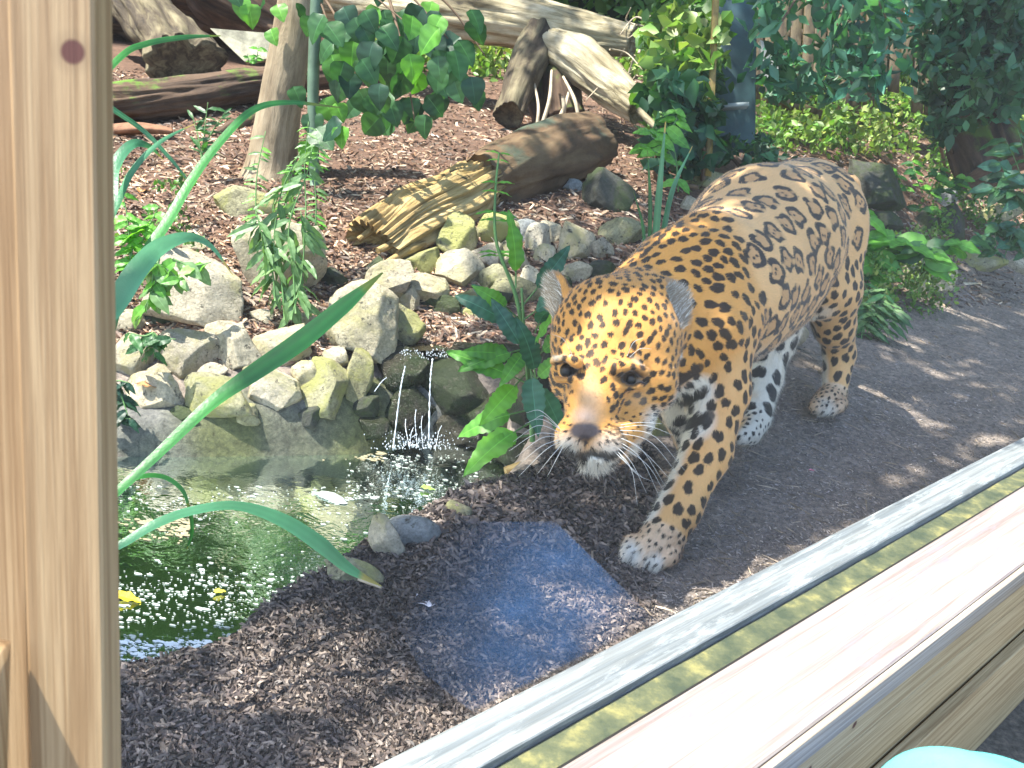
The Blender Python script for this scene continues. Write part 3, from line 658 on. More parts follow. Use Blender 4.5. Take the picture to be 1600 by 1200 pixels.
# dark stump top left
log_px([(185,-40,5.6,90),(235,25,5.4,84),(275,75,5.2,100),(290,108,5.1,130)], M_stump, 'tall dark stump with ridged roots in the upper left corner', 'stump', 'tree_stump', amp=.12, ridge=.10, rk=13, nseg=70, nl=50, seed=44)
log_px([(330,-60,6.2,160),(400,-10,6.0,170),(470,40,5.9,120)], M_log_dark, 'huge dark trunk added for the shadowed background behind the pale broken board', amp=.06, ridge=.05, rk=12, nseg=60, nl=40, seed=45)  # dark trunk added where the background lies in shadow
log_px([(150,-60,6.6,260),(300,-10,6.6,260),(420,20,6.6,220)], M_log_dark, 'dark trunk mass added for the shadowed background at the top left', 'dark trunk', 'shadow_fill_trunk', amp=.1, ridge=.07, rk=12, nseg=70, nl=50, seed=46, flat=.7)  # second dark mass put in to fill the shadowed background
V = np.array([W(328,44,5.2), W(425,52,5.25), W(430,90,5.25), W(382,96,5.2)]); V = np.vstack([V, V + F0 * .05])
solo('broken_board', V, np.array([(0, 1, 2, 3), (7, 6, 5, 4), (0, 4, 5, 1), (1, 5, 6, 2), (2, 6, 7, 3), (3, 7, 4, 0)]), plain('grey_broken_wood', (.40, .38, .27), .8, 20, .5, .6), 'pointed pale broken board above the dark mossy log', 'board', smooth=False)
# leaning tree with its leaves
tree = thing('poplar_tree', W(425, 272, 3.55), 'young tree with a leaning grey trunk and hanging heart-shaped leaves', 'tree')
log_px([(418,290,3.56,92),(425,250,3.55,76),(440,150,3.5,64),(463,20,3.45,62),(480,-120,3.4,56)], M_trunk, name='trunk', parent=tree, amp=.03, ridge=.015, rk=9, nseg=64, nl=80, seed=50)
log_px([(492,290,3.35,15),(489,150,3.3,18),(494,20,3.25,20),(500,-90,3.2,20)], plain('green_reflection', (.10, .17, .11), .6, 20, .3), 'thin grey-green stake built for a reflection just right of the leaning tree trunk', 'stake', 'reflection_stake', amp=.02, nseg=14, nl=20, seed=51)  # thin stake stands in for a reflection in the glass

# ---------------------------------------------------------------- leaf and plant builders
def leaf_mesh(name, kind, n=7, bend=.25, fold=.18, wave=.03, seed=0):
    """unit leaf along +X (length 1), upper side +Z"""
    r = np.random.default_rng(seed); t = np.linspace(0, 1, n)
    if kind == 'heart': w = .47 * np.sin(np.clip(t * 1.02, 0, 1) ** .62 * math.pi) ** .75
    elif kind == 'lance': w = .13 * np.sin(t ** .8 * math.pi) ** .8
    elif kind == 'ovate': w = .27 * np.sin(t ** .75 * math.pi) ** .85
    else: w = .19 * np.sin(t ** .7 * math.pi) ** .8
    w[0] = .012; w[-1] = .004
    ser = (1 + (.14 * ((np.arange(n) % 2) - .5) if kind == 'serrate' else 0))
    w = w * ser; V = []; vein = []
    cols = (-1, -.55, -.06, 0, .06, .55, 1)
    for i in range(n):
        z0 = -bend * t[i] ** 2
        for c in cols:
            y = c * w[i]; V.append((t[i], y, z0 + fold * abs(y) + wave * math.sin(t[i] * 17 + c * 2 + seed) * abs(c))); vein.append(.45 if abs(c) < .05 else (.12 if (i % 2 and abs(c) < .9) else 0))
    m_ = len(cols); Fq = [(i * m_ + j, (i + 1) * m_ + j, (i + 1) * m_ + j + 1, i * m_ + j + 1) for i in range(n - 1) for j in range(m_ - 1)]
    return np.array(V), np.array(Fq), np.array(vein)
LEAF = {}
def get_leaf(kind, mat, seed, n=None):
    key = (kind, mat.name, seed)
    if key not in LEAF:
        n = n or {'heart': 9, 'lance': 9, 'ovate': 9, 'serrate': 17}[kind]
        V, Fq, ve = leaf_mesh(kind, kind, n, .18 + .14 * (seed % 3), .12 + .1 * (seed % 2), .03, seed)
        me = mesh_np('leaf_' + kind, V, Fq, [mat]); a = me.attributes.new('vein', 'FLOAT', 'POINT'); a.data.foreach_set('value', ve.astype(np.float32)); LEAF[key] = me
    return LEAF[key]
def frame(d, nrm):
    d = Vector(d).normalized(); nrm = Vector(nrm); y = nrm.cross(d)
    if y.length < 1e-4: y = Vector((0, 1, 0)).cross(d)
    y.normalize(); z = d.cross(y); return Matrix((d, y, z)).transposed()
def put_leaf(parent, base, d, nrm, size, kind, mat, seed, wide=1.0, name='leaf'):
    o = bpy.data.objects.new(name, get_leaf(kind, mat, seed)); COL.objects.link(o)
    M3 = frame(d, nrm) @ Matrix.Diagonal((size, size * wide, size)); M4 = M3.to_4x4()
    off = np.zeros(3); root = parent
    while root is not None: off = off + np.array(root.location); root = root.parent
    M4.translation = Vector(np.asarray(base) - off); o.matrix_basis = M4; o.parent = parent; return o
def stem(parent, P, r0, r1, mat=None, n=20, name='stem'):
    Q = catmull(P, n); V, F_ = tube(Q, np.linspace(r0, r1, n), 7); part(name, V, tri(F_), mat or M_stem, parent); return Q
def rnd(s=1.0): return rng.normal(size=3) * s

# poplar leaves, hung on twigs
for tw, (a, b) in enumerate([((470,-60,3.3),(640,40,3.1)), ((480,-40,3.3),(570,130,3.05)), ((560,-60,3.2),(700,60,3.1)), ((600,-30,3.2),(650,200,3.05)), ((475,-30,3.3),(520,60,3.2)), ((640,-40,3.2),(760,90,3.2))]):
    A, B = W(*a), W(*b); stem(tree, [A, (A + B) / 2 + UP * .03, B], .006, .002, M_twig, 14, 'branch')
cl = [(505,30),(530,15),(560,10),(600,20),(640,20),(680,25),(580,60),(545,70),(520,95),(560,100),(600,90),(640,80),(600,55),(670,60),(700,85),(530,130),(555,140),(590,125),(625,120),(660,115),(690,110),(570,165),(600,160),(635,150),(665,150),(715,60),(610,190),(580,40),(625,55),(650,40),(720,100),(545,45),(515,60),(690,40),(740,25),(530,160),(650,180),(690,150),(705,130),(730,120),(620,30),(660,5),(560,30),(590,5),(500,75),(575,85),(610,140),(640,110),(585,145),(555,120)]
cl = cl + [(a + float(rng.normal()) * 22, b + float(rng.normal()) * 16) for a, b in cl[:44]]
for i, (u, v_) in enumerate(cl):
    D = rng.uniform(2.85, 3.25); b = W(u + rng.uniform(-8, 8), v_ + rng.uniform(-8, 8), D); d = np.array([rng.uniform(-.7, .9), rng.uniform(-.5, .3), -rng.uniform(.5, 1.1)]); nr = np.array([rng.uniform(-.5, .5), -.9, .9]) + rnd(.35)
    put_leaf(tree, b, d, nr, rng.uniform(.062, .098), 'heart', [M_leaf_mid, M_leaf_dark, M_leaf_mid, M_leaf_bright][i % 4 if i % 3 else 0], i % 5)
for i, (u, v_, s) in enumerate([(505,215,50),(515,170,44),(500,190,40),(495,235,36),(470,150,34),(390,10,36),(372,-5,36),(400,20,36),(425,0,34),(445,22,30),(475,20,40),(435,60,28)]):
    D = 3.3; put_leaf(tree, W(u - 12, v_ - 15, D), (.5, -.3, -.8) + rnd(.3), (0, -.8, .8) + rnd(.3), s * D / FPX, 'heart', [M_leaf_mid, M_leaf_bright][i % 2], i % 5)

# reeds: long arching blades, each a part of its clump
def blade(parent, pts, wpx, mat, name='blade', seed=0, n=46):
    """pts (u, v, D); widths in photograph pixels"""
    P = catmull([W(*p) for p in pts], n); tt = np.linspace(0, 1, n); w = np.interp(tt, np.linspace(0, 1, len(wpx)), wpx)
    CC = []; st_ = rng.uniform(.7, 1.2, 5); st_[2] *= 1.25; st_[0] *= 1.2; st_[4] *= 1.2
    V = []; Tn = np.gradient(P, axis=0); Tn /= np.linalg.norm(Tn, axis=1)[:, None]
    for i in range(n):
        D = depth_of(P[i]); hw = w[i] * .84 * D / FPX / 2; view = P[i] - CAM; view /= np.linalg.norm(view)
        s = np.cross(Tn[i], view); s /= np.linalg.norm(s); nn = np.cross(s, Tn[i])
        s2 = s * .92 + nn * .38; 
        sh_ = (1, 1, 1) if i < n - 4 else (4.5, 1.1, .6)
        CC += [tuple(q6 * st_[c6] for q6 in sh_) for c6 in range(5)]
        for c, lift in ((-1, .12), (-.5, .05), (0, 0), (.5, .05), (1, .12)): V.append(P[i] + s2 * c * hw * 1.05 + nn * lift * hw)
    Fq = [(i * 5 + j, (i + 1) * 5 + j, (i + 1) * 5 + j + 1, i * 5 + j + 1) for i in range(n - 1) for j in range(4)]
    return part(name, V, Fq, mat, parent, colors=np.array(CC))
reed1 = thing('reed_clump', Z(60, 760, -.10), 'clump of long arching reed blades rising past the upper left bank beside the post', 'reeds')
blade(reed1, [(90,620,1.5),(172,500,1.55),(215,415,1.6),(262,345,1.65),(300,280,1.7),(345,220,1.75),(395,172,1.8),(450,160,1.85),(532,168,1.9)], [16,20,22,19,17,15,13,9,2], M_blade)
blade(reed1, [(90,200,1.6),(185,92,1.7),(230,68,1.75),(290,58,1.8),(345,56,1.85)], [14,12,11,9,2], M_blade)
blade(reed1, [(110,120,1.6),(173,168,1.65),(225,205,1.7),(268,250,1.72),(302,292,1.75)], [12,10,9,7,1], M_blade_blue)
blade(reed1, [(110,450,1.5),(168,330,1.55),(178,262,1.6),(205,226,1.63),(232,228,1.66),(256,250,1.7)], [24,24,22,18,10,1], M_blade_blue)
blade(reed1, [(110,420,1.5),(172,340,1.6),(205,270,1.63),(250,222,1.67),(305,193,1.72)], [14,13,12,8,1], M_blade_blue)
blade(reed1, [(90,560,1.45),(170,485,1.5),(215,420,1.55),(250,385,1.6),(295,370,1.65),(330,385,1.68),(364,430,1.7)], [40,44,40,32,18,9,1], M_blade_blue)
blade(reed1, [(100,600,1.45),(165,540,1.5),(195,440,1.55),(225,395,1.6),(258,372,1.62)], [12,14,12,8,1], M_blade_blue)
blade(reed1, [(150,420,1.7),(175,330,1.7),(190,300,1.7),(200,270,1.7)], [16,14,10,2], M_blade_blue)
reed2 = thing('reed_clump', Z(60, 880, -.10), 'lower clump of reed blades arching out over the pond from the post', 'reeds')
blade(reed2, [(80,860,1.3),(172,778,1.32),(250,706,1.36),(330,630,1.4),(400,580,1.44),(470,532,1.47),(540,475,1.5),(598,426,1.53)], [14,17,19,24,34,38,30,3], M_blade)
blade(reed2, [(90,830,1.35),(172,770,1.38),(215,746,1.4),(255,745,1.43),(285,766,1.45),(297,800,1.46)], [8,9,9,9,8,4], M_blade)
blade(reed2, [(297,796,1.55),(300,830,1.57),(292,858,1.6)], [7,7,2], M_blade)
blade(reed2, [(80,890,1.25),(178,856,1.28),(240,820,1.3),(300,798,1.33),(370,790,1.36),(440,812,1.39),(500,850,1.42),(545,888,1.45),(596,916,1.48)], [12,15,18,17,17,26,30,20,2], M_blade_blue)
# iris behind the jaguar's neck
iris = thing('iris_plant', T(1016, 395)[0], 'upright iris-like blades growing behind the neck of the jaguar', 'plant')
for pts_, w, mt in (([(1014,400,2.95),(1016,320,2.92),(1012,235,2.9)], [8,8,1], M_blade), ([(1022,400,2.95),(1030,300,2.9),(1040,190,2.86)], [14,13,2], M_blade_blue), ([(1030,400,2.95),(1050,300,2.92),(1082,228,2.9)], [11,10,1], M_blade_blue), ([(1008,400,2.95),(1004,350,2.95),(990,300,2.95)], [7,6,1], M_blade)): blade(iris, pts_, w, mt)

# herb in the middle: tall stem with big toothed leaves
herb = thing('tall_herb', T(835, 690)[0], 'tall bright green herb with big toothed leaves between the waterfall and the jaguar', 'plant')
stem(herb, [W(832,690,2.28), W(828,600,2.26), W(808,470,2.25), W(776,380,2.25), W(774,300,2.25), W(780,238,2.25)], .0065, .002, M_stem, 40)
stem(herb, [W(828,640,2.26), W(822,560,2.24), W(815,450,2.22)], .004, .003, M_stem, 20)
HL = [(820,545,760,560,88,'b',0),(818,520,740,470,86,'t',1),(812,500,752,445,60,'b',2),(812,515,730,432,60,'t',1),(806,450,806,385,95,'b',0),(815,480,880,400,84,'t',0),(818,500,868,462,80,'t',2),(826,560,790,500,84,'t',0),
 (828,560,835,640,90,'t',1),(830,580,870,650,90,'t',0),(824,560,745,545,75,'b',1),(826,600,738,560,100,'b',0),(828,640,745,660,85,'b',2),(826,580,770,640,95,'b',0),(830,600,860,570,60,'b',1),(830,550,850,510,70,'b',0),
 (830,660,760,700,110,'b',1),(826,680,770,690,60,'b',2),(838,600,830,540,80,'t',2),(835,560,870,530,70,'b',1),(826,540,800,575,60,'b',2),(836,520,852,480,60,'t',1)]
for i, (u, v_, u2, v2, s, k, sd_) in enumerate(HL):
    D = 2.25 + rng.uniform(-.07, .05); a = W(u, v_, D); b = W(u2, v2, D - rng.uniform(.0, .12)); d = b - a
    q = stem(herb, [a, a + d * .25, a + d * .42], .0022, .0015, M_stem, 5, 'leaf_stalk')
    put_leaf(herb, a + d * .38, d, np.array([0, -.7, .8]) + rnd(.25), s * D / FPX, 'serrate', M_leaf_bright if k == 'b' else M_leaf_teal, sd_, .95 + .1 * sd_)
for v_, sp in ((240,22),(250,18),(286,26),(300,24),(332,34),(345,28),(395,30),(400,28)):
    for sgn in (-1, 1):
        a = W(779 - (v_ - 240) * .02, v_, 2.25); put_leaf(herb, a, (sgn * 1.0, rng.uniform(-.5, .5), .25 + rng.uniform(-.2, .2)), (0, -.4, 1), sp * 2.25 / FPX, 'lance', M_leaf_bright, sgn % 3)
# drooping grey-green herb in front of the trunk
def herb_px(name_label, stems, leaves, kind, mat, size, D, droop=.7, rootpx=None, cat='plant', name='leafy_weed', smat=None):
    rt = T(*(rootpx or stems[0][0]))[0]; o = thing(name, rt, name_label, cat)
    for s in stems:
        pts_ = [W(p[0], p[1], D) for p in s]; Q = stem(o, pts_, .0028, .0010, smat or M_stem, 24)
        for i in range(leaves):
            k = rng.integers(2, 23); a = Q[k]; sg = rng.choice([-1, 1])
            put_leaf(o, a, (sg * rng.uniform(.3, 1), rng.uniform(-.6, .4), -droop * rng.uniform(.2, 1.3)), np.array([0, -.6, .8]) + rnd(.3), size * rng.uniform(.6, 1.25) * D / FPX, kind, mat if not isinstance(mat, (list, tuple)) else mat[i % len(mat)], int(rng.integers(0, 4)))
    return o
herb_px('drooping grey-green herb growing over the big white-topped wall rock', [[(445,500),(440,440),(428,380),(440,300),(470,235)], [(462,490),(458,420),(452,350),(480,270),(488,230)], [(430,470),(425,420),(410,370),(400,330)], [(455,500),(470,440),(475,380),(470,330)]], 30, 'lance', M_weed, 44, 2.5, 1.0, (445, 505))
herb_px('fine-leaved weed with tiny pale flowers at the foot of the leaning trunk', [[(405,400),(400,330),(402,270),(415,205)], [(470,420),(478,330),(476,260),(482,190)], [(490,400),(494,330),(492,270),(500,220)], [(440,380),(450,300),(462,250)]], 34, 'lance', [M_weed, M_leaf_bright], 20, 2.75, .1, (440, 400))
herb_px('leafy weed on the left bank behind the arching reeds', [[(205,420),(200,350),(192,300)], [(210,420),(225,370),(250,320)], [(200,430),(210,380),(232,345)]], 16, 'serrate', M_leaf_bright, 38, 2.5, .2, (205, 430))
herb_px('trailing weed hanging over the big rounded wall rock', [[(240,400),(238,440),(228,490)], [(250,395),(240,450),(215,500)], [(225,400),(260,420),(285,440)], [(270,405),(300,415),(330,410)]], 15, 'ovate', [M_weed, M_leaf_bright], 34, 2.35, .9, (240, 400))
herb_px('small rosette weed rooted in the wall between two pale rocks', [[(240,520),(238,530),(215,540)], [(240,520),(250,528),(275,530)], [(240,520),(240,535),(242,560)], [(240,520),(225,525),(200,520)]], 6, 'serrate', M_leaf_mid, 34, 2.25, .7, (240, 522))
herb_px('lobed-leaved weed low on the wall beside the post', [[(178,600),(190,620),(200,650)], [(175,640),(185,650),(205,655)], [(170,600),(185,595),(200,598)]], 8, 'serrate', M_leaf_dark, 36, 2.2, .6, (178, 640))
herb_px('thin upright weed in the mulch left of the leaning trunk', [[(315,250),(320,200),(325,160)], [(315,250),(310,215),(300,180)], [(318,230),(335,200),(352,175)]], 9, 'lance', M_leaf_mid, 26, 3.4, -.6, (315, 255))
herb_px('tiny seedling with round leaves on top of the dark mossy log', [[(400,98),(402,88),(404,72)], [(390,98),(388,90),(386,84)]], 8, 'ovate', M_leaf_bright, 12, 4.5, -.1, (400, 100))
herb_px('bright pinnate sapling leaves above the iris blades', [[(1060,300),(1055,240),(1040,190)], [(1060,260),(1030,215),(1005,200)], [(1050,250),(1030,240),(1000,225)], [(1050,200),(1058,180),(1050,165)]], 9, 'ovate', M_leaf_bright, 30, 3.3, .2, (1060, 310))
herb_px('broad-leaved herbs growing at the path edge behind the rump of the jaguar', [[(1440,425),(1445,395),(1450,375)], [(1360,420),(1380,385),(1410,360)], [(1445,400),(1480,385),(1520,375)], [(1445,400),(1420,380),(1390,372)], [(1350,400),(1352,350),(1350,325)], [(1355,440),(1362,420),(1352,395)]], 10, 'ovate', [M_leaf_bright, M_leaf_mid, M_leaf_bright], 50, 3.9, .05, (1440, 430))
herb_px('grassy tuft right behind the hind leg of the jaguar', [[(1355,520),(1360,480),(1350,440)], [(1360,520),(1375,480),(1385,450)], [(1350,520),(1348,490),(1345,470)], [(1372,520),(1390,500),(1400,480)], [(1345,540),(1350,500),(1365,470)]], 22, 'lance', [M_leaf_mid, M_weed], 34, 3.5, .2, (1355, 520))
herb_px('low leafy herb among the stones at the right edge', [[(1560,400),(1540,380),(1520,360)], [(1570,400),(1580,370),(1590,345)], [(1560,400),(1555,370),(1560,350)], [(1600,400),(1590,380),(1585,370)]], 14, 'ovate', [M_leaf_teal, M_leaf_mid], 28, 4.6, .2, (1560, 405))
herb_px('shrub with round blue-green leaves in front of the dark stump', [[(1600,330),(1580,290),(1560,250)], [(1610,320),(1590,260),(1570,215)], [(1600,320),(1570,300),(1545,290)], [(1605,300),(1600,240),(1590,200)]], 14, 'ovate', [M_leaf_teal, M_leaf_mid], 34, 4.4, .2, (1600, 360), cat='shrub', name='shrub')
herb_px('small green weeds among the stones behind the leaning dark slab', [[(1440,300),(1430,270),(1425,250)], [(1450,310),(1460,280),(1470,262)], [(1420,300),(1405,280),(1400,262)], [(1470,300),(1490,290),(1500,280)], [(1430,330),(1445,325),(1470,330)], [(1500,300),(1505,285),(1510,275)]], 16, 'ovate', [M_leaf_mid, M_leaf_bright], 18, 5.2, 0, (1440, 310))
# ---------------------------------------------------------------- masses of small leaves
def scatter_leaves(C, size, nrm=None, jitter=1.0, el=.5, seed=0):
    """many folded little leaves (2 quads each) at centres C"""
    r = np.random.default_rng(seed); n = len(C); size = np.broadcast_to(size, (n,)) * r.uniform(.6, 1.3, n)
    d = r.normal(size=(n, 3)); d[:, 2] -= .3; d /= np.linalg.norm(d, axis=1)[:, None]
    k = r.normal(size=(n, 3)) * jitter
    if nrm is not None: k = k * .6 + nrm
    s = np.cross(d, k); s /= np.linalg.norm(s, axis=1)[:, None] + 1e-9; up = np.cross(s, d)
    L = size[:, None]; w = (size * el * .5)[:, None]
    a = C - d * L * .5; b = C + d * L * .5 - up * L * .1; m1 = C + s * w + up * w * .35; m2 = C - s * w + up * w * .35; q1 = C - d * L * .25 + s * w * .75; q2 = C - d * L * .25 - s * w * .75
    V = np.stack([a, q1, m1, b, m2, q2], 1).reshape(-1, 3); o = np.arange(n)[:, None] * 6
    Fq = np.concatenate([o + np.array([0, 1, 2, 3]), o + np.array([0, 3, 4, 5])], 0)
    return V, Fq
def mass_mat(name, c1, c2, trans=.3):
    m, nt, pb = new_mat(name); at = N(nt, 'ShaderNodeAttribute'); at.attribute_name = 'col'
    base = mixc(nt, ramp(nt, noise(nt, vec(nt), 3, 4, .6), [(.4, (0, 0, 0)), (.6, (1, 1, 1))]), c1, c2)
    base = mixc(nt, 1.0, base, at.outputs['Color'], 'MULTIPLY')
    nt.links.new(base, pb.inputs['Base Color']); pb.inputs['Roughness'].default_value = .45
    tr = N(nt, 'ShaderNodeBsdfTranslucent'); nt.links.new(mixc(nt, 1.0, base, (1.3, 1.6, .6), 'MULTIPLY'), tr.inputs[0]); mx = N(nt, 'ShaderNodeMixShader'); mx.inputs[0].default_value = trans
    nt.links.new(pb.outputs[0], mx.inputs[1]); nt.links.new(tr.outputs[0], mx.inputs[2]); nt.links.new(mx.outputs[0], nt.nodes['Material Output'].inputs[0]); return m
M_mass = mass_mat('hedge_leaves', (.055, .15, .03), (.12, .24, .05)); M_mass_dark = mass_mat('dark_foliage', (.016, .07, .04), (.035, .12, .055)); M_mass_bright = mass_mat('yellow_green_leaves', (.12, .26, .05), (.24, .31, .09)); M_mass_teal = mass_mat('blue_green_foliage', (.045, .16, .11), (.075, .22, .12))  # blue-green mass takes in the teal tint of the glass reflection
def leaf_cols(n, per=6, lo=.55, hi=1.5):
    c = rng.uniform(lo, hi, n); c = np.stack([c * rng.uniform(.85, 1.15, n), c, c * rng.uniform(.7, 1.1, n)], 1); return np.repeat(c, per, 0)
def clumps(n, per, centre_fn, rad):
    out = []
    for i in range(n):
        c = centre_fn(); k = rng.normal(size=(per, 3)); k /= np.linalg.norm(k, axis=1)[:, None]; out.append(c + k * (rng.uniform(0, 1, per) ** .4 * rad * rng.uniform(.6, 1.4))[:, None])
    return np.vstack(out)
def leaf_solo(name, C, size, mat, label, cat, kind=None, el=.55, group=None):
    V, Fq = scatter_leaves(C, size, el=el, seed=len(C)); return solo(name, V, Fq, mat, label, cat, group, kind, colors=leaf_cols(len(C)))
# the far wood closing the view
def hedge_c():
    a = rng.uniform(-1.25, 1.1); d = rng.uniform(9.5, 12.5); x, y = d * math.sin(a), d * math.cos(a); return np.array([x, y, .6 + rng.uniform(0, 1) * 9.5])
leaf_solo('distant_foliage', clumps(1500, 60, hedge_c, .6), .17, M_mass, None, None, 'stuff')
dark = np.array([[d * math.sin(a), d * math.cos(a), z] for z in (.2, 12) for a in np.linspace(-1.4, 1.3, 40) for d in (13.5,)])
Fq = np.array([(i, i + 1, 41 + i, 40 + i) for i in range(39)]); me = mesh_np('distant_wood_shade', dark, Fq, [plain('wood_shade', (.02, .04, .015), .9, 1.5, .6)]); link('distant_wood_shade', me, kind='structure')  # dark curved sheet stands in for the shade deep in the wood
# unseen tree added at the left, crown laid out to shade path and jaguar
def canopy_c():
    while True:
        tt_, ss_ = rng.uniform(-1.3, 5.0), -rng.uniform(.30, 1.35); g = np.array([SP[0] + SDIR[0] * tt_ + SN[0] * ss_, SP[1] + SDIR[1] * tt_ + SN[1] * ss_])
        if poly_sd(g[:1], g[1:], pond)[0] > .05 + 0 * ss_ and (g[0] > .02 or g[1] < 1.55): break
    hh = rng.uniform(3.0, 3.8); return np.array([g[0], g[1], .1]) + np.array(sd[:]) / sd[2] * hh
def canopy_s():
    g = np.array([rng.uniform(-.1, 2.2), rng.uniform(3.3, 6.5), .3]); hh = rng.uniform(3.4, 4.4); return g + np.array(sd[:]) / sd[2] * hh  # sparse clumps added to throw dapples on the bed
crown_tree = thing('added_shade_tree', (-2.9, .6, -.2), 'tall unseen tree added outside the left edge to shade the path and the jaguar', 'tree')
C = np.vstack([clumps(215, 60, canopy_c, .20), clumps(60, 44, canopy_s, .22)]); V, Fq = scatter_leaves(C, .085, el=.6, seed=5)
part('crown', V, Fq, M_mass, crown_tree, colors=leaf_cols(len(C)))
V, F_ = tube(catmull([(-2.9, .6, -.3), (-2.8, .7, 1.5), (-2.5, 1.0, 3.2), (-1.6, 1.7, 4.0)], 20), np.linspace(.16, .06, 20), 12); part('trunk', V, tri(F_), M_twig, crown_tree)
for q_ in ((-.6, 2.6, 3.9), (.8, 4.4, 4.0), (.4, 3.2, 3.8)):
    stem(crown_tree, [(-1.8, 1.5, 3.9), (np.array((-1.8, 1.5, 3.9)) + np.array(q_)) / 2 + UP * .1, q_], .04, .012, M_twig, 14, 'branch')
# yellow-green undergrowth behind, in the upper right and beyond the long trunk
def und(u0, u1, v0, v1):
    def f():
        p, D = T(rng.uniform(u0, u1), rng.uniform(v0, v1)); return p + np.array([0, 0, rng.uniform(.0, .16)])
    return f
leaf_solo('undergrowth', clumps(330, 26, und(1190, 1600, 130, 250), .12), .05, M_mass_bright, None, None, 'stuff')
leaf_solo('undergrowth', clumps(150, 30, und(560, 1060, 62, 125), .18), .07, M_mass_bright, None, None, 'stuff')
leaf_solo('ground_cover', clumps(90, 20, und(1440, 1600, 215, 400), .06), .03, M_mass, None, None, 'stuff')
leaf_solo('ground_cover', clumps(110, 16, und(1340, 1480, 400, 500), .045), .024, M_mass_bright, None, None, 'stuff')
leaf_solo('ground_cover', clumps(16, 16, und(178, 300, 330, 420), .035), .02, M_mass, None, None, 'stuff')
def px_clump(n, per, u, v, D, ru, rv, rd, rad):
    return clumps(n, per, lambda: W(u + rng.uniform(-1, 1) * ru, v + rng.uniform(-1, 1) * rv, D + rng.uniform(-1, 1) * rd), rad)
# things with foliage
def bush(name, lab, cat, n, per, u, v, D, ru, rv, rd, rad, size, mat, root, el=.55, stems=4, second=None):
    g = T(*root)[0] if len(root) == 2 else W(*root); o = thing(name, g, lab, cat)
    C = px_clump(n, per, u, v, D, ru, rv, rd, rad); V, Fq = scatter_leaves(C, size, el=el, seed=n)
    part('foliage', V, Fq, mat, o, colors=leaf_cols(len(C)))
    if second:
        C = px_clump(n // 3, per, u, v, D - .15, ru, rv, rd, rad); V, Fq = scatter_leaves(C, size, el=el, seed=n + 1); part('foliage', V, Fq, second, o, colors=leaf_cols(len(C)))
    for k in range(stems):
        c = C[rng.integers(len(C))]; stem(o, [g + rnd(.03) * [1, 1, 0], (g + c) / 2 + rnd(.05), c], .012, .004, M_twig, 12, 'branch')
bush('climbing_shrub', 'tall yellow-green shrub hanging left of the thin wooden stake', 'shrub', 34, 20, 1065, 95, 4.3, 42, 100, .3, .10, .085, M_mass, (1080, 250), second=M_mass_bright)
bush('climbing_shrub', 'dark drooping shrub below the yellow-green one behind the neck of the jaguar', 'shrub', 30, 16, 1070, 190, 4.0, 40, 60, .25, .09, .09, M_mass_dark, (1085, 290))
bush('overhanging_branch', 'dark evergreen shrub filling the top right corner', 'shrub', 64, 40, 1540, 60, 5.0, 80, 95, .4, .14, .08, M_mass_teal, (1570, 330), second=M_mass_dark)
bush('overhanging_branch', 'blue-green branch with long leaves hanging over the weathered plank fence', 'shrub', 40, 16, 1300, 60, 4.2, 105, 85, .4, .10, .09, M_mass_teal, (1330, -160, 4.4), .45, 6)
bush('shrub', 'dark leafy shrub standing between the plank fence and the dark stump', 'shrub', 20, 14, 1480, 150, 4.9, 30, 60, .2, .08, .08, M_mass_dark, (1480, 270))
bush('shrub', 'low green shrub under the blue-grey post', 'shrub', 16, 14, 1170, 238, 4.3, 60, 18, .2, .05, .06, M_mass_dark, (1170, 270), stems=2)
log_px([(1560,270,5.3,120),(1540,225,5.35,110),(1530,185,5.4,90),(1500,165,5.5,80)], M_log_dark, 'dark rotten stump at the right edge behind the small stones', 'stump', 'tree_stump', amp=.15, ridge=.1, rk=10, nseg=50, nl=30, seed=61)
# blue-grey post and thin yellow stake standing in for reflections, and weathered fence
def vpost(name, lab, cat, u0, v0, u1, v1, wpx, D, mat, th=.03, lean=None):
    a, b = W(u0, v0, D), W(u1, v1, D); wv = CX * [1, 1, 0]; wv /= np.linalg.norm(wv)
    V, F_ = board(b, a, wv * wpx * D / FPX / 2, np.array([-wv[1], wv[0], 0]) * th, 12); return solo(name, V, F_, mat, lab, cat)
vpost('yellow_reflection_stake', 'thin yellow-brown stake built for a reflection behind the back of the jaguar', 'stake', 1120, -40, 1106, 275, 10, 3.9, wood_mat('reflection_stake_wood', (.30, .22, .05), (.18, .12, .03), (0, 0, 1), None, 40), .01)
m_bg = plain('reflection_blue_grey', (.035, .085, .095), .6, 10, .45)
vpost('reflection_post', 'broad blue-grey post built for a reflection behind the thin yellow stake', 'post', 1150, -60, 1146, 235, 62, 4.5, m_bg, .05)
V, F_ = board(W(1120, 168, 4.4), W(1168, 165, 4.4), CY * .008, F0 * .03); solo('bracket', V, F_, plain('grey_metal', (.30, .36, .38), .5), 'small grey bar fixed across the blue-grey post', 'bracket')
fence = thing('plank_fence', T(1400, 225)[0], 'weathered brown plank fence standing in the upper right background', 'fence')
fm = wood_mat('old_fence_wood', (.15, .115, .055), (.07, .05, .025), (0, 0, 1), None, 30)
for i in range(16):
    u = 1192 + i * 19.5 + rng.uniform(-1.5, 1.5); top = -50 + rng.uniform(-8, 8); bot = 165 + rng.uniform(-22, 22) + (i > 6) * 22; D = 6.3 + rng.uniform(-.02, .02)
    if 10 <= i <= 12: bot -= 60
    a, b = W(u - 3, top, D), W(u - 12, bot, D); wv = CX * [1, 1, 0]; wv /= np.linalg.norm(wv)
    V, F_ = board(b, a, wv * 17.5 * D / FPX / 2, np.array([-wv[1], wv[0], 0]) * .012, 6); part('plank', V, F_, fm, fence, color=(1, 1, 1))
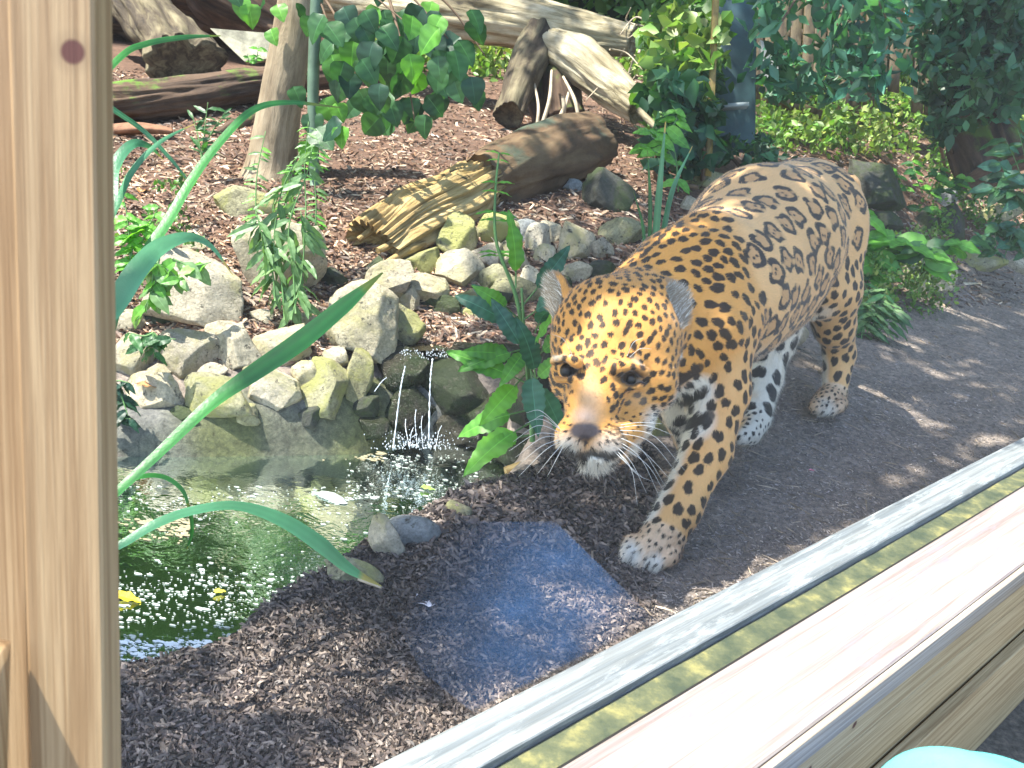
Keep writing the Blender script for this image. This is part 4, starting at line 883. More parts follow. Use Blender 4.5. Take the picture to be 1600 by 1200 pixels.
V, F_ = board(W(1180, 60, 6.36), W(1500, 35, 6.36), UP * .03, F0 * .02); part('rail', V, F_, fm, fence)
V, F_ = board(W(1200, 152, 5.6), W(1285, 182, 5.6), UP * .022, F0 * .03); solo('timber_rail', V, F_, fm, 'pale sloping timber beam low in front of the plank fence', 'beam')
P = [W(1185, 30, 5.4), W(1188, 80, 5.4), W(1205, 100, 5.4)]
V = np.array([W(1188,62,5.5), W(1198,68,5.5), W(1222,82,5.5), W(1222,130,5.5), W(1212,142,5.5), W(1200,140,5.5), W(1192,110,5.5)]); V = np.vstack([V, V + F0 * .05]); k = 7
solo('grey_sheet', V, np.array([(0, i, i + 1) for i in range(1, 6)] + [(7, 7 + i + 1, 7 + i) for i in range(1, 6)] + [(i, (i + 1) % 7, 7 + (i + 1) % 7) for i in range(7)] + [(i, 7 + (i + 1) % 7, 7 + i) for i in range(7)]), plain('pale_grey_paint', (.33, .35, .30), .6, 12, .2), 'pale grey panel standing beside the blue-grey post', 'panel', smooth=False)
P = catmull([W(1368, 20, 5.2), W(1372, 45, 5.2), W(1392, 55, 5.2), W(1410, 45, 5.2), W(1420, 10, 5.2)], 24); V, F_ = tube(P, .011, 8); solo('hose_loop', V, tri(F_), plain('turquoise_plastic', (.03, .35, .42), .35), 'turquoise hose loop hanging in front of the plank fence', 'hose')
# sticks lying about
for i, (a, b, w, lab) in enumerate([((998,172,4.0),(1042,216,3.9),10,'square grey stick leaning above the iris blades'), ((862,318,3.6),(888,348,3.5),20,'short split block of wood beside the stone pile'), ((800,332,3.5),(860,312,3.7),16,'short brown offcut lying beneath the smooth log'), ((790,738,2.42),(868,712,2.45),18,'slanting plank at the pond edge under the herb'), ((640,205,4.6),(690,220,4.5),22,'small dark brown wedge of wood on the mulch'), ((560,905,1.62),(596,918,1.6),5,'dry tan reed tip lying on the near chips')]):
    log_px([(*a, w), ((a[0] + b[0]) / 2, (a[1] + b[1]) / 2, (a[2] + b[2]) / 2, w * 1.1), (*b, w * .9)], [M_log_pale, M_log_yellow, M_log_dark, M_log_yellow, M_log_dark, M_root][i], lab, 'wood', 'wood_piece', amp=.06, ridge=.04, rk=5, nseg=16, nl=10, seed=70 + i, capin=.0)

# ---------------------------------------------------------------- chips, twigs and litter (uncountable)
def chips(n, u0, u1, v0, v1, lmin, lmax, thick, cols, name, lift=.003, tilt=.35, keep=None, sharp=.5, el=(.12, .4)):
    """splinters: 6-vertex wedges lying on the ground"""
    u = rng.uniform(u0, u1, n * 2); v_ = rng.uniform(v0, v1, n * 2); P = []
    for a, b in zip(u, v_):
        pass
    # sample on the ground: pick pixel-even density so near and far both read
    A = np.array([W(a, b, 1.0) - CAM for a, b in zip(u, v_)]); D = .9 * (14 / .9) ** np.linspace(0, 1, 160); hitD = np.zeros(len(A)); done = np.zeros(len(A), bool)
    for d0, d1 in zip(D[:-1], D[1:]):
        p = CAM + A * d1; g = p[:, 2] < hgt(p[:, 0], p[:, 1]); new = g & ~done; hitD[new] = (d0 + d1) / 2; done |= g
    p = (CAM + A * hitD[:, None])[done]; p = p + np.column_stack([rng.normal(size=(len(p), 2)) * .015, np.zeros(len(p))])
    s = side(p[:, 0], p[:, 1]); sdp = poly_sd(p[:, 0], p[:, 1], pond); ok = (s < -.125) & (sdp > .02) & ~((sdp < .09) & (p[:, 1] > 1.95))
    if keep is not None: ok &= keep(p)
    p = p[ok][:n]; n = len(p); p[:, 2] = hgt(p[:, 0], p[:, 1]) + lift * rng.uniform(-.3, 1.6, n)
    L = rng.uniform(0, 1, n) ** 1.6 * (lmax - lmin) + lmin; w = L * rng.uniform(el[0], el[1], n); th = rng.uniform(0, 6.28, n); tl = rng.normal(size=n) * tilt
    d = np.stack([np.cos(th) * np.cos(tl), np.sin(th) * np.cos(tl), np.sin(tl)], 1); up = np.zeros((n, 3)); up[:, 2] = 1; up[:, :2] = rng.normal(size=(n, 2)) * .3
    sx = np.cross(up, d); sx /= np.linalg.norm(sx, axis=1)[:, None]; nn = np.cross(d, sx)
    L = L[:, None] / 2; w = w[:, None] / 2; t_ = thick * rng.uniform(.5, 1.5, (n, 1))
    taper = rng.uniform(.2, 1, (n, 1)); off = rng.uniform(-.5, .5, (n, 1)) * w
    V = np.stack([p - d * L - sx * w * taper, p - d * L * .8 + sx * w, p + d * L + sx * w * .5 + sx * off, p + d * L * .9 - sx * w + sx * off, p - d * L * .5 + nn * t_, p + d * L * .55 + nn * t_ + sx * off], 1).reshape(-1, 3)
    o = np.arange(n)[:, None] * 6; Ft = np.concatenate([o + np.array(f) for f in ((0, 1, 4), (1, 2, 5), (1, 5, 4), (2, 3, 5), (3, 0, 4), (3, 4, 5))], 0)
    cols = np.array(cols); c = cols[rng.integers(0, len(cols), n)] * rng.uniform(.6, 1.35, (n, 1)); c = c * (1 + .45 * fbm(p[:, 0], p[:, 1], 7, 4, 31))[:, None].clip(.35, 1.8); c = np.repeat(c, 6, 0)
    m = M_chip; me = mesh_np(name, V, Ft, [m], False, c); return link(name, me, kind='stuff')
m, nt, pb = new_mat('bark_chip'); at = N(nt, 'ShaderNodeAttribute'); at.attribute_name = 'col'
base = mixc(nt, 1.0, at.outputs['Color'], ramp(nt, noise(nt, vec(nt), 150, 4, .7), [(.3, (.55, .55, .55)), (.7, (1.25, 1.25, 1.25))]), 'MULTIPLY')
nt.links.new(base, pb.inputs['Base Color']); pb.inputs['Roughness'].default_value = .55; M_chip = m
red = [(.22, .12, .07), (.30, .18, .10), (.14, .08, .05), (.40, .28, .18), (.50, .40, .28), (.09, .055, .035), (.18, .10, .06)]
darkc = [(.11, .083, .068), (.07, .055, .047), (.17, .135, .11), (.045, .036, .03), (.24, .19, .15), (.13, .10, .085)]
path = [(.26, .225, .20), (.19, .165, .148), (.31, .27, .24), (.15, .13, .115), (.38, .32, .26)]
chips(30000, 170, 1060, 110, 560, .012, .055, .004, red, 'bark_mulch', keep=lambda p: p[:, 2] > -.02, el=(.08, .3))
chips(7000, 1150, 1600, 180, 480, .015, .06, .004, red + path, 'bark_mulch', el=(.08, .3))
chips(34000, 185, 1010, 720, 1200, .004, .024, .003, darkc, 'dark_mulch', lift=.004, tilt=.4, keep=lambda p: (side(p[:, 0], p[:, 1]) < -.13))
chips(9000, 700, 1010, 700, 860, .010, .036, .004, darkc, 'dark_mulch', lift=.008, tilt=.5)
chips(34000, 880, 1600, 460, 1100, .003, .014, .0016, path, 'path_grit', lift=.001, tilt=.25)
chips(700, 950, 1600, 430, 950, .02, .07, .002, [(.26, .2, .13), (.35, .28, .2)], 'dry_grass_bits', lift=.002, tilt=.1, el=(.03, .07))
# a few leaves and scraps one can point at
def scrap(u, v_, sz, c, lab, rot=0, el=.6, z=None, name='dead_leaf', cat='leaf'):
    p = T(u, v_)[0] if z is None else Z(u, v_, z)
    V, Fq, _ = leaf_mesh('x', 'ovate', 9, .1, .3, .05, int(u)); a = R_(rot); Rm = np.array([[math.cos(a), -math.sin(a), 0], [math.sin(a), math.cos(a), 0], [0, 0, 1]])
    V = (V - [.5, 0, 0]) * [1, el / .5, 1] @ Rm.T * sz + p + [0, 0, .006]
    solo(name, V, Fq, plain('scrap_' + str(int(u)), c, .6, 60, .3), lab, cat)
scrap(1508, 442, .15, (.75, .68, .50), 'large pale curled leaf lying on the path at the far right', 60, .9)
scrap(668, 942, .045, (.75, .72, .74), 'small white scrap on the bluish reflection over the chips', 40, .9, name='paper_scrap', cat='scrap')
scrap(1268, 738, .016, (.75, .25, .32), 'tiny pink scrap on the path beside the foreleg of the jaguar', 10, .6, name='paper_scrap', cat='scrap')
scrap(232, 605, .05, (.38, .20, .08), 'brown dead leaf lying on the white wall rock', 20, .7, z=.02)
scrap(198, 938, .05, (.62, .50, .02), 'yellow leaf floating by the post', 0, .5, z=WATER_Z + .001)
scrap(343, 928, .022, (.60, .48, .05), 'tiny yellow leaf floating in the middle of the pond', 30, .6, z=WATER_Z + .001)
scrap(668, 766, .035, (.22, .34, .08), 'small green leaf floating near the splash', 10, .6, z=WATER_Z + .001)
scrap(225, 300, .07, (.42, .22, .08), 'curled orange-brown leaf on the mulch at the left', 80, .5)
scrap(680, 215, .06, (.75, .72, .66), 'small white leaf on the mulch in front of the dark wedge of wood', 10, .5)
# foam, debris and painted reflection specks on the pond
def specks(n, region, r0, r1, col, name, clump=None):
    out = []; us = []
    for i in range(n):
        u0, u1, v0, v1 = region[rng.integers(len(region))]; us.append((rng.uniform(u0, u1), rng.uniform(v0, v1)))
    P = np.array([Z(u, v_, WATER_Z + .0015) for u, v_ in us]); keep = poly_sd(P[:, 0], P[:, 1], pond) < -.012
    cl = fbm(P[:, 0], P[:, 1], 16, 3, 77); keep &= (cl + rng.normal(size=len(P)) * .5 > .15); P = P[keep]; n = len(P)
    r = rng.uniform(0, 1, n) ** 4 * (r1 - r0) + r0; a = np.arange(6) * math.pi / 3; V = [P[:, None, :] + np.stack([np.cos(a) * r[:, None] * rng.uniform(.7, 2.6, (n, 1)), np.sin(a) * r[:, None], np.zeros((n, 6))], 2)]
    top = P.copy(); top[:, 2] += r * .1; V = np.concatenate([V[0], top[:, None, :]], 1).reshape(-1, 3); o = np.arange(n)[:, None] * 7
    Ft = np.concatenate([o + np.array((i, (i + 1) % 6, 6)) for i in range(6)], 0); link(name, mesh_np(name, V, Ft, [plain(name, col, .4, 40, .2)], True), kind='stuff')
specks(5200, [(180,560,850,1000),(180,560,850,1000),(180,400,990,1060),(180,780,760,850),(540,780,710,780),(540,780,710,780)], .0009, .0035, (.50, .56, .52), 'floating_specks')
specks(6500, [(180,330,1000,1065)], .001, .004, (.80, .88, .95), 'reflection_specks')  # pale specks paint the bright reflection at the near left of the pond
specks(1300, [(500,600,690,720),(175,300,810,850)], .002, .006, (.30, .27, .17), 'floating_debris')
solo('foam_raft', *[(lambda V, Fs: (V, Fs))(*rock_geo(Z(520, 778, WATER_Z), np.array([.05, -.015, 0]), np.array([.01, .02, 0]), np.array([0, 0, .004]), facets=5, seed=5, amp=.12))][0], plain('foam', (.34, .40, .36), .6, 80, .3), 'small whitish raft of foam floating in the middle of the pond', 'foam')
# water threads of the fall
m, nt, pb = new_mat('falling_water'); pb.inputs['Base Color'].default_value = (.75, .82, .88, 1); pb.inputs['Roughness'].default_value = .12; pb.inputs['Transmission Weight'].default_value = .35; pb.inputs['IOR'].default_value = 1.33; M_fall = m
fall = thing('waterfall', Z(650, 700, WATER_Z), 'little waterfall of thin water threads dropping from the wet ledge into the pond', 'waterfall')
for i, (u0, v0, u1, v1, w) in enumerate([(633,572,614,704,3.4),(676,560,670,690,3.6),(634,655,640,700,2.0),(650,640,652,698,1.6),(690,665,680,704,1.6),(604,590,585,612,2.0),(660,650,661,700,1.4),(646,668,640,702,1.4)]):
    P = catmull([W(u0, v0, 2.44), W(u0 * .7 + u1 * .3 - 2, v0 * .7 + v1 * .3, 2.42), W(u1, v1, 2.41)], 40); r = (w * 2.4 / FPX / 2) * (1 + .7 * np.sin(np.arange(40) * 1.9) * rng.uniform(.3, 1, 40)); V, F_ = tube(P, np.clip(r * .62, .0004, 1), 8); part('water_thread', V, tri(F_), M_fall, fall)
dr = []
for i in range(260):
    u, v_ = rng.normal(655, 34), 702 - abs(rng.normal(0, 13)); c = W(u, v_, 2.42 + rng.normal() * .03); s = rng.uniform(.0006, .0022); dr.append((c, s))
for i in range(90):
    u, v_ = rng.uniform(625, 700), rng.normal(553, 4); dr.append((W(u, v_, 2.47), rng.uniform(.0005, .0018)))
oc = np.array([(1,0,0),(-1,0,0),(0,1,0),(0,-1,0),(0,0,1.8),(0,0,-1.8)]); of = np.array([(0,2,4),(2,1,4),(1,3,4),(3,0,4),(2,0,5),(1,2,5),(3,1,5),(0,3,5)])
V = np.concatenate([c + oc * s for c, s in dr]); Ft = np.concatenate([of + 6 * i for i in range(len(dr))]); part('splash', V, Ft, M_fall, fall, kind='stuff')
# shallow stream on the ledge
m, nt, pb = new_mat('ledge_water'); pb.inputs['Base Color'].default_value = (.022, .02, .012, 1); pb.inputs['Roughness'].default_value = .04; bump(nt, pb, noise(nt, vec(nt), 60, 4, .6), .4, .004)
c = [W(600, 540, 2.66), W(640, 548, 2.60), W(720, 548, 2.58), W(800, 540, 2.60), W(850, 520, 2.75), W(850, 492, 2.95), (W(740, 485, 2.95)), W(640, 490, 2.9)]; zz = .110; c = [CAM + (p - CAM) * ((zz - CAMZ) / (p[2] - CAMZ)) for p in c]
V = np.array([np.mean(c, 0)] + c); link('stream_water', mesh_np('stream_water', V, np.array([(0, 1 + i, 1 + (i + 1) % 8) for i in range(8)]), [m], False), kind='structure')
# ---------------------------------------------------------------- the jaguar
HS = .0052                                           # sculpting grid
FW = np.array([-.57, -.82, 0]); FW /= np.linalg.norm(FW); LF = np.array([-FW[1], FW[0], 0]) * 1.0
if LF[0] < 0: LF = -LF
PR = []                                              # (tag, a, ra, b, rb, k)
def cp(tg, u1, v1, D1, r1, u2=None, v2=None, D2=None, r2=None, k=.022):
    a = W(u1, v1, D1); ra = r1 * D1 / FPX
    if u2 is None: b, rb = a + 1e-5, ra
    else: b, rb = W(u2, v2, D2), r2 * D2 / FPX
    PR.append((tg, a, ra, b, rb, k))
# trunk
cp('trunk', 1252,350,2.70,98, 1190,375,2.50,112, k=.05)
cp('trunk', 1190,385,2.50,116, 1120,448,2.22,112, k=.05)
cp('trunk', 1180,420,2.47,100, 1120,470,2.26,98, k=.05)
cp('trunk', 1276,350,2.74,64, 1262,352,2.70,90, k=.05)
cp('trunk', 1205,455,2.50,68, 1150,490,2.30,72, k=.04)
# withers, shoulders, neck, chest
cp('shoulder', 1102,392,2.16,56, 1112,500,2.10,74, k=.05)
cp('shoulder', 1050,440,2.14,66, 1040,520,2.14,66, k=.04)
cp('shoulder', 1062,540,2.04,62, 1095,590,2.08,52, k=.04)
cp('shoulder', 1124,405,2.09,36, 1112,510,2.00,52, k=.022)
cp('hindleg', 1288,392,2.60,38, 1292,450,2.56,28, k=.03)
cp('neck', 1068,444,2.10,88, 1000,503,1.99,85, k=.04)
cp('neck', 1000,560,1.99,70, 1062,530,2.06,76, k=.04)
# left foreleg
cp('foreleg', 1116,510,2.07,64, 1126,612,2.05,43, k=.035)
cp('foreleg', 1126,612,2.05,43, 1104,705,2.02,38, k=.025)
cp('foreleg', 1104,705,2.02,38, 1061,795,1.985,33, k=.02)
cp('foreleg', 1061,795,1.985,35, 1036,838,1.97,33, k=.015)
cp('paw', 1036,840,1.965,34, 1010,862,1.945,28, k=.012)
for u, v_, r in ((980,868,14.5),(1001,878,15.5),(1024,880,15.5),(1045,872,14.5)):
    cp('paw', u + 8, v_ - 20, 1.955, r * 1.05, u, v_, 1.925, r, k=.0035)
cp('paw', 1036, 862, 1.99, 30, k=.01)
# right foreleg (behind)
cp('foreleg_far', 1045,530,2.12,52, 1062,625,2.22,40, k=.03)
cp('foreleg_far', 1062,625,2.22,38, 1084,690,2.32,28, k=.02)
cp('foreleg_far', 1084,690,2.32,28, 1088,735,2.33,24, k=.015)
cp('paw_far', 1088,738,2.33,24, 1076,746,2.28,22, k=.012)
# left hind leg
cp('hindleg', 1275,372,2.70,64, 1296,450,2.64,50, k=.045)
cp('hindleg', 1296,450,2.64,44, 1304,510,2.72,33, k=.025)
cp('hindleg', 1304,505,2.74,31, 1312,552,2.80,24, k=.02)
cp('hindleg', 1312,552,2.80,24, 1304,612,2.80,19, k=.015)
cp('hindleg', 1268,440,2.58,34, 1284,475,2.60,20, k=.03)
cp('paw', 1303,614,2.79,20, 1290,630,2.75,21, k=.01)
for u, v_, r in ((1274,636,11.5),(1286,640,12),(1299,640,12),(1310,636,11)): cp('paw', u + 4, v_ - 7, 2.745, r, u, v_, 2.715, r * .95, k=.004)
# right hind leg swinging forward, seen from inside
cp('hindleg_far', 1225,420,2.66,62, 1200,520,2.62,46, k=.04)
cp('hindleg_far', 1200,520,2.62,44, 1190,590,2.58,30, k=.025)
cp('hindleg_far', 1192,590,2.58,29, 1180,655,2.50,23, k=.02)
cp('paw_far', 1180,655,2.50,24, 1168,676,2.45,22, k=.012)
cp('paw_far', 1168,676,2.45,20, 1158,682,2.41,15, k=.01)
# tail, hanging behind
cp('tail', 1322,292,2.84,22, 1330,330,2.98,20, k=.03)
cp('tail', 1330,330,2.98,20, 1312,420,3.06,18, k=.02)
cp('tail', 1312,420,3.06,18, 1308,520,3.06,17, k=.02)
cp('tail', 1308,520,3.06,17, 1306,575,3.00,15, k=.02)
# head
cp('head', 962,545,1.885,99, k=.02)
cp('head', 952,515,1.89,84, 990,505,1.93,80, k=.03)
cp('head', 1002,600,1.845,56, 985,625,1.83,42, k=.025)
cp('head', 902,590,1.83,44, k=.02)
cp('head', 940,590,1.80,50, 925,630,1.77,42, k=.022)
cp('muzzle', 934,600,1.785,38, 915,660,1.735,31, k=.02)
cp('muzzle', 896,682,1.735,30, k=.014)
cp('muzzle', 944,690,1.735,34, k=.014)
cp('muzzle', 963,680,1.77,26, 990,660,1.82,30, k=.02)
cp('muzzle', 914,668,1.71,17, k=.010)
cp('jaw', 928,712,1.755,25, 962,690,1.82,34, k=.012)
cp('head', 893,552,1.79,24, k=.018)
cp('head', 978,560,1.79,26, k=.018)
cp('head', 936,540,1.795,30, 930,600,1.77,26, k=.02)
cp('head', 866,564,1.765,9, 900,566,1.742,12, k=.010)
cp('head', 962,574,1.742,13, 1006,581,1.760,10, k=.010)
cp('head', 872,592,1.765,8, 898,592,1.748,8, k=.008)
cp('head', 968,603,1.748,9, 1004,603,1.762,8, k=.008)
# ears: base mounds
cp('ear', 882,478,1.93,20, 890,500,1.92,26, k=.015)
cp('ear', 1045,500,1.91,26, 1030,520,1.91,34, k=.015)
ELL = []                                             # oriented ellipsoids (tag, centre, axes(3x3 rows), radii, k, sign)
def el(tg, c, ax, rad, k, sgn=1): ELL.append((tg, np.array(c), np.array(ax), np.array(rad), k, sgn))
def ax3(ex, nrm):
    ex = np.array(ex, float); ex /= np.linalg.norm(ex); nrm = np.array(nrm, float); nrm -= ex * (nrm @ ex); nrm /= np.linalg.norm(nrm); return np.array([ex, np.cross(nrm, ex), nrm])
def px_dir(du, dv, dd): return CX * du - CY * dv + F0 * dd
# left ear, cup open towards the camera/left-down; right ear seen nearly edge on
eL = ax3(px_dir(12, -60, 18), px_dir(8, 8, -40)); cL = W(1050, 482, 1.90)
el('ear', cL, eL, (.053, .040, .019), .006); el('ear', cL + eL[2] * .022, eL, (.042, .030, .017), .004, -1)
eR = ax3(px_dir(-14, -60, 14), px_dir(-38, 6, -24)); cR = W(872, 462, 1.92)
el('ear', cR, eR, (.051, .036, .018), .006); el('ear', cR + eR[2] * .021, eR, (.040, .027, .016), .004, -1)
# eye sockets, mouth, nostrils carved
def carve(u, v_, D, r, k=.008): el('head', W(u, v_, D), np.eye(3), (r, r, r), k, -1)
carve(884, 577, 1.755, .013, .012); carve(985, 590, 1.752, .013, .012)
ex = ax3(px_dir(60, 16, 8), px_dir(0, 30, -10)); el('muzzle', W(922, 704, 1.70), ex, (.048, .030, .0045), .004, -1)
el('muzzle', W(903, 672, 1.695), np.eye(3), (.0055,) * 3, .004, -1); el('muzzle', W(925, 675, 1.695), np.eye(3), (.0055,) * 3, .004, -1)
el('muzzle', W(913, 690, 1.70), ax3(px_dir(0, 1, 0), px_dir(1, 0, 0)), (.016, .008, .0018), .003, -1)

lo = np.min([np.minimum(a - ra, b - rb) for _, a, ra, b, rb, _ in PR], 0) - .05; hi = np.max([np.maximum(a + ra, b + rb) for _, a, ra, b, rb, _ in PR], 0) + .05
nx, ny, nz_ = (np.ceil((hi - lo) / HS).astype(int) + 1)
FLD = np.full((nx, ny, nz_), .05, np.float32)
def box(c0, c1):
    i0 = np.maximum(((c0 - lo) / HS).astype(int), 0); i1 = np.minimum(((c1 - lo) / HS).astype(int) + 2, (nx, ny, nz_)); return i0, i1
def grid(i0, i1):
    g = [lo[k] + HS * np.arange(i0[k], i1[k], dtype=np.float32) for k in range(3)]
    return np.stack(np.meshgrid(*g, indexing='ij'), -1)
def smin(a, b, k):
    h_ = np.clip(.5 + .5 * (b - a) / k, 0, 1); return b * (1 - h_) + a * h_ - k * h_ * (1 - h_)
def cap_d(G, a, ra, b, rb):
    ba = (b - a).astype(np.float32); pa = G - a.astype(np.float32); t_ = np.clip((pa @ ba) / (ba @ ba), 0, 1); return np.linalg.norm(pa - t_[..., None] * ba, axis=-1) - (ra + (rb - ra) * t_)
def ell_d(G, c, A_, r):
    q_ = ((G - c.astype(np.float32)) @ A_.T.astype(np.float32)); k0 = np.linalg.norm(q_ / r, axis=-1); k1 = np.linalg.norm(q_ / (r * r), axis=-1) + 1e-9; return k0 * (k0 - 1) / k1
for tg, a, ra, b, rb, k in PR:
    pad = .06; i0, i1 = box(np.minimum(a - ra, b - rb) - pad, np.maximum(a + ra, b + rb) + pad); G = grid(i0, i1)
    sl_ = tuple(slice(i0[q], i1[q]) for q in range(3)); FLD[sl_] = smin(FLD[sl_], cap_d(G, a, ra, b, rb), k)
for tg, c, A_, r, k, sg in ELL:
    R3 = r.max() + .04; i0, i1 = box(c - R3, c + R3); G = grid(i0, i1); sl_ = tuple(slice(i0[q], i1[q]) for q in range(3)); d_ = ell_d(G, c, A_, r)
    FLD[sl_] = smin(FLD[sl_], d_, k) if sg > 0 else -smin(-FLD[sl_], d_, k)
def surface_nets(F, h, o):
    ins = F < 0; nx, ny, nz = F.shape
    c = np.stack([ins[i:nx - 1 + i, j:ny - 1 + j, k:nz - 1 + k] for i in (0, 1) for j in (0, 1) for k in (0, 1)], -1); s = c.sum(-1); act = (s > 0) & (s < 8)
    idx = -np.ones(act.shape, int); I = np.argwhere(act); idx[act] = np.arange(len(I)); acc = np.zeros((len(I), 3)); cnt = np.zeros(len(I))
    corner = [(i, j, k) for i in (0, 1) for j in (0, 1) for k in (0, 1)]; vals = [F[I[:, 0] + i, I[:, 1] + j, I[:, 2] + k] for i, j, k in corner]
    for a_ in range(8):
        for b_ in range(a_ + 1, 8):
            if sum(abs(p - q) for p, q in zip(corner[a_], corner[b_])) != 1: continue
            fa, fb = vals[a_], vals[b_]; m_ = (fa < 0) != (fb < 0); t_ = np.where(m_, fa / np.where(m_, fa - fb, 1), 0)[:, None]; p = np.array(corner[a_]) * (1 - t_) + np.array(corner[b_]) * t_
            acc += np.where(m_[:, None], p, 0); cnt += m_
    V = o + (I + acc / cnt[:, None]) * h; quads = []
    for ax in range(3):
        sl0 = [slice(None)] * 3; sl1 = [slice(None)] * 3; sl0[ax] = slice(0, -1); sl1[ax] = slice(1, None); a_, b_ = ins[tuple(sl0)], ins[tuple(sl1)]; E = np.argwhere(a_ != b_); fl = a_[tuple(E.T)]
        o1, o2 = [q for q in range(3) if q != ax]; ok = (E[:, o1] > 0) & (E[:, o2] > 0) & (E[:, o1] < F.shape[o1] - 1) & (E[:, o2] < F.shape[o2] - 1); E, fl = E[ok], fl[ok]; q = []
        for d1, d2 in ((0, 0), (1, 0), (1, 1), (0, 1)):
            J = E.copy(); J[:, o1] -= d1; J[:, o2] -= d2; q.append(idx[tuple(J.T)])
        q = np.stack(q, 1); flip = fl if ax != 1 else ~fl; q = np.where(flip[:, None], q, q[:, ::-1]); quads.append(q)
    return V, np.concatenate(quads)
JV, JQ = surface_nets(FLD, HS, lo)
# keep the largest piece only, relax a little, then subdivide once
def relax(V, Q, n, w=.5):
    e = np.concatenate([Q[:, [0, 1]], Q[:, [1, 2]], Q[:, [2, 3]], Q[:, [3, 0]]])
    for _ in range(n):
        s = np.zeros_like(V); c = np.zeros(len(V))
        for k in range(3): s[:, k] = np.bincount(e[:, 0], V[e[:, 1], k], len(V)) + np.bincount(e[:, 1], V[e[:, 0], k], len(V))
        c = np.bincount(e[:, 0], minlength=len(V)) + np.bincount(e[:, 1], minlength=len(V)); V = V * (1 - w) + w * s / np.maximum(c, 1)[:, None]
    return V
JV = relax(JV, JQ, 2, .45)
tmp = link('tmp', mesh_np('tmp', JV, JQ)); md = tmp.modifiers.new('s', 'SUBSURF'); md.levels = 1; md.render_levels = 1
dg = bpy.context.evaluated_depsgraph_get(); ev = tmp.evaluated_get(dg); em = ev.to_mesh()
JV = np.empty(len(em.vertices) * 3, np.float32); em.vertices.foreach_get('co', JV); JV = JV.reshape(-1, 3).astype(float)
JN = np.empty(len(em.vertices) * 3, np.float32); em.vertices.foreach_get('normal', JN); JN = JN.reshape(-1, 3).astype(float)
JQ = np.empty(len(em.loops), np.int32); em.loops.foreach_get('vertex_index', JQ); JQ = JQ.reshape(-1, 4); ev.to_mesh_clear(); bpy.data.objects.remove(tmp)
print('jaguar verts', len(JV), 'outward', float(((JV - JV.mean(0)) * JN).sum(1).mean()))
# which body region each vertex belongs to
best = np.full(len(JV), 9.0); TG = np.zeros(len(JV), int); tags = sorted({p[0] for p in PR} | {'ear_in'}); tid = {t_: i for i, t_ in enumerate(tags)}
for tg, a, ra, b, rb, k in PR:
    d_ = cap_d(JV, a, ra, b, rb); m_ = d_ < best; best[m_] = d_[m_]; TG[m_] = tid[tg]
for tg, c, A_, r, k, sg in ELL:
    if tg != 'ear' or sg < 0: continue
    d_ = ell_d(JV, c, A_, r); m_ = d_ < best + .004; TG[m_] = tid['ear']
def is_(*n): return np.isin(TG, [tid[x] for x in n])
inear = np.zeros(len(JV), bool)
for tg, c, A_, r, k, sg in ELL:
    if tg == 'ear' and sg < 0: inear |= (ell_d(JV, c, A_, r * 1.0) < .006) & ((JV - c) @ A_[2] < .008) & (JN @ A_[2] > -.1)
def blob(u, v_, D, rp, soft=.5, ks=(1, 1, 1)):
    c = W(u, v_, D); r = rp * D / FPX; d_ = JV - c; loc = np.stack([d_ @ CX * ks[0], d_ @ CY * ks[1], d_ @ F0 * ks[2]], 1); return np.clip(1 - (np.linalg.norm(loc, axis=1) / r - (1 - soft)) / soft, 0, 1)
def sst(a, b, x): t_ = np.clip((x - a) / (b - a), 0, 1); return t_ * t_ * (3 - 2 * t_)
n3 = fbm(JV[:, 0] + JV[:, 2], JV[:, 1] - JV[:, 2] * .7, 30, 3, 1)
GOLD = np.array([.65, .305, .062]); TAN = np.array([.70, .43, .19]); PALE = np.array([.78, .74, .64]); DARK = np.array([.010, .008, .007])
head_ = is_('head', 'muzzle', 'jaw', 'ear')
gold_w = np.maximum.reduce([head_ * .9, is_('neck') * 1.0, is_('shoulder') * .85, is_('paw', 'foreleg') * .35]) .astype(float)
e_all = np.concatenate([JQ[:, [0, 1]], JQ[:, [1, 2]], JQ[:, [2, 3]], JQ[:, [3, 0]]])
def smooth_attr(x, n):
    x = x.astype(float); c = np.maximum(np.bincount(e_all[:, 0], minlength=len(x)) + np.bincount(e_all[:, 1], minlength=len(x)), 1)
    for _ in range(n): x = .5 * x + .5 * (np.bincount(e_all[:, 0], x[e_all[:, 1]], len(x)) + np.bincount(e_all[:, 1], x[e_all[:, 0]], len(x))) / c
    return x
gold_w = smooth_attr(gold_w, 260)[:, None]
col = GOLD * gold_w + TAN * (1 - gold_w); col *= (1 + .07 * n3)[:, None]
nl = JN @ LF
white = np.zeros(len(JV))
low = is_('trunk', 'shoulder', 'neck'); white = np.where(low, sst(-.35, -.85, JN[:, 2]), white)
white = np.where(is_('foreleg', 'hindleg'), sst(-.15, -.65, nl) * .95, white); white = np.where(is_('foreleg_far', 'hindleg_far', 'paw_far'), sst(-.5, .2, nl) * .95, white)
white = np.where(is_('paw'), .35 + .1 * n3, white)
white = smooth_attr(white, 8)
